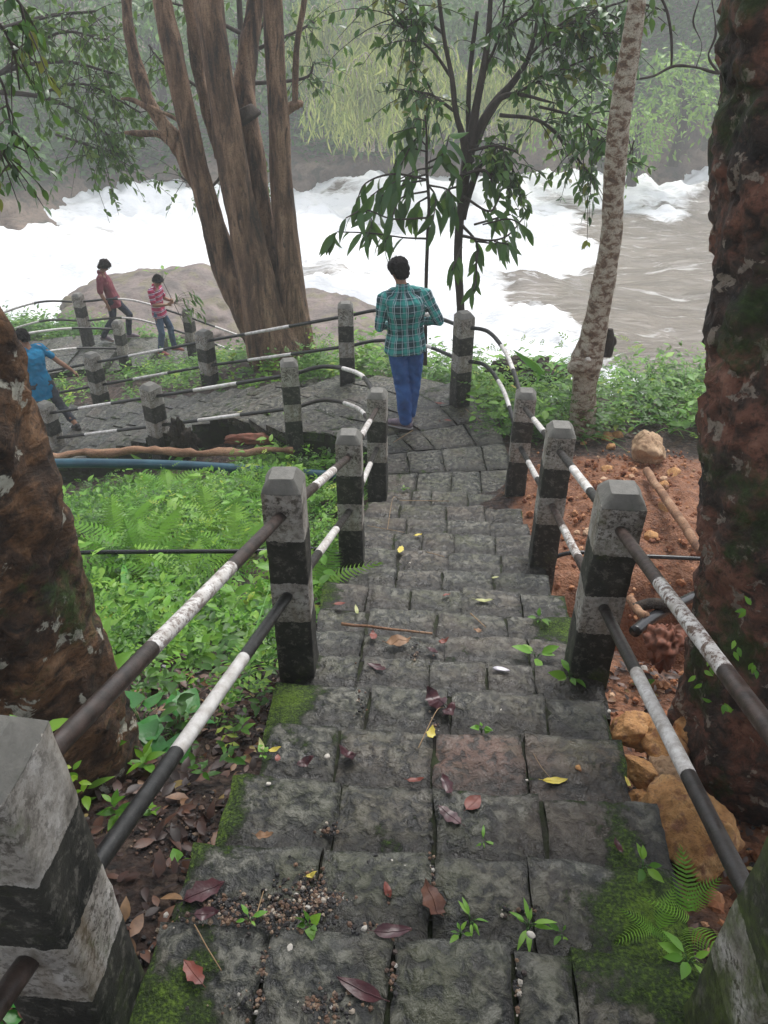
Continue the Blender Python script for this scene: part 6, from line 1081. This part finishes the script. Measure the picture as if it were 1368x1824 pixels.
for i, (px, py, s, lb) in enumerate([(258, 1548, .013, 'white stone chip in the dirt left of the stairs'), (517, 1693, .013, 'pale yellow stone chip on the lowest tread'), (722, 1545, .009, 'white triangular chip on the second lowest tread'), (583, 1350, .014, 'grey pebble beside the crumpled purple leaf'), (1030, 1370, .014, 'orange brick chip on the right of the tread'), (945, 1667, .011, 'pale pebble at the weed right of centre'), (648, 1655, .009, 'white pebble in the gravel'), (893, 1267, .010, 'tan chip in the right centre'), (478, 1398, .010, 'tan chip at the left of the tread'), (700, 1535, .007, 'small grey chip near the centre'), (938, 1391, .007, 'white speck beside the pale yellow leaf'), (1085, 1268, .010, 'pale chip at the right end of the tread'), (730, 1004, .010, 'white pebble on the middle steps'), (1145, 1195, .03, 'pale chip in the red dirt')]): chunk(px, py, (s, s * .75, s * .6), 'orange_rock' if 'orange' in lb else 'chip_white', lb)
# ================================================================ PIPES, LOGS, STUMPS
def bar(pts, r, mat, name, label, cat, seg=16, amp=0., taper=1.): 
    P = resample(np.array(pts), 12); V, F, S, A = tube(P, np.linspace(r, r * taper, len(P)), seg); 
    if amp: V = V + fbm(V, 5, 4, 3)[:, None] * amp * np.array([.3, .6, 1])
    return tag(mesh_np(name, V, F, M[mat], origin=P[0]), label, cat)
bar([at(-150, 992, F=3.92), at(160, 984, F=3.92), at(440, 982, F=3.94), at(585, 982, F=4.1), at(670, 1040, F=4.2), at(800, 1050, F=4.2), at(920, 1045, F=4.2), at(1000, 988, F=4.2), at(1110, 990, F=4.15), at(1240, 995, F=4.1), at(1500, 1010, F=4.1)], .015, 'black_pipe', 'water_pipe', 'thin black plastic pipe running level across the picture under the stairs', 'pipe')
bar([at(40, 815, F=7.25), at(112, 812, F=7.2), at(250, 805, F=7.1), at(400, 806, F=7.0), at(522, 802, F=6.9)], .045, 'wood_log', 'log', 'peeled reddish log lying along the foot of the lower flight', 'log', 16, .03, .75)
bar([at(40, 828, F=6.9), at(130, 825, F=6.85), at(300, 828, F=6.8), at(470, 838, F=6.7), at(620, 850, F=6.55)], .05, 'blue_pipe', 'water_pipe', 'thick blue plastic pipe lying beside the peeled log', 'pipe')
bar([at(1152, 838, F=5.75), at(1180, 880, F=5.2), at(1215, 930, F=4.7), at(1250, 985, F=4.25)], .035, 'wood_log', 'wooden_pole', 'brown wooden pole sloping down from the big pale rock', 'pole', 12, .01)
bar([at(1122, 1065, F=3.15), at(1138, 1090, F=3.0), at(1152, 1098, F=2.95)], .022, 'wood_log', 'wooden_stick', 'short orange-brown stick beside the second right post', 'stick', 10, .006)
bar([at(1128, 1084, F=3.05), at(1160, 1078, F=3.05), at(1195, 1082, F=3.05)], .028, 'stump_wood', 'wooden_log', 'short grey log piece right of the second right post', 'log', 14, .01)
bar([at(1130, 1125, F=2.85), at(1165, 1098, F=3.0), at(1235, 1062, F=3.3)], .03, 'black_pipe', 'broken_pipe', 'dark broken pipe sloping up to the right trunk', 'pipe', 14)
rock('root_clump', at(1190, 1130, F=2.75) - [0, 0, .05], (.10, .13, .11), 12, 'rusty', 'mass of reddish roots in the dirt beside the right trunk', 'roots', None, 30, 3, .5); rock('root_clump', at(1345, 1480, F=1.62) - [0, 0, .04], (.09, .10, .08), 13, 'rusty', 'dark reddish root clump at the right edge behind the front post', 'roots', None, 30, 3, .5)
rock('stump', at(945, 655, F=8.9) - [0, 0, .10], (.52, .22, .22), 14, 'stump_wood', 'dark rotten log behind the curved rail at the right', 'log', None, 40, 4, .4); rock('stump', at(322, 782, F=7.45), (.14, .12, .22), 15, 'stump_wood', 'dark twisted stump beside the post of the lower flight', 'stump', None, 36, 4, .8)
rock('brick_rubble', at(445, 777, F=7.45) - [0, 0, .03], (.36, .09, .07), 16, 'rusty', 'reddish broken brick edge under the lower flight', 'bricks', None, 24, 6, .3)

# ================================================================ HAZE: the spray and monsoon air over the gorge
def haze():
    x0, x1, y0, y1, z0, z1 = -60, 60, -4, 104, -13.5, 20
    V = np.array([(x, y, z) for z in (z0, z1) for y in (y0, y1) for x in (x0, x1)], float); F = np.array([[0, 2, 3, 1], [4, 5, 7, 6], [0, 1, 5, 4], [2, 6, 7, 3], [0, 4, 6, 2], [1, 3, 7, 5]])
    m = bpy.data.materials.new('haze_air'); m.use_nodes = True; t = m.node_tree; t.nodes.remove(t.nodes['Principled BSDF']); v = t.nodes.new('ShaderNodeVolumePrincipled')
    v.inputs['Color'].default_value = (.97, .99, 1, 1); v.inputs['Density'].default_value = HAZE_D; v.inputs['Anisotropy'].default_value = .2
    t.links.new(v.outputs[0], t.nodes['Material Output'].inputs['Volume']); o = mesh_np('haze', V, [F], m, smooth=False); tag(o, 'pale mist and spray hanging over the river', 'haze', kind='stuff')
HAZE_D = .004
haze()
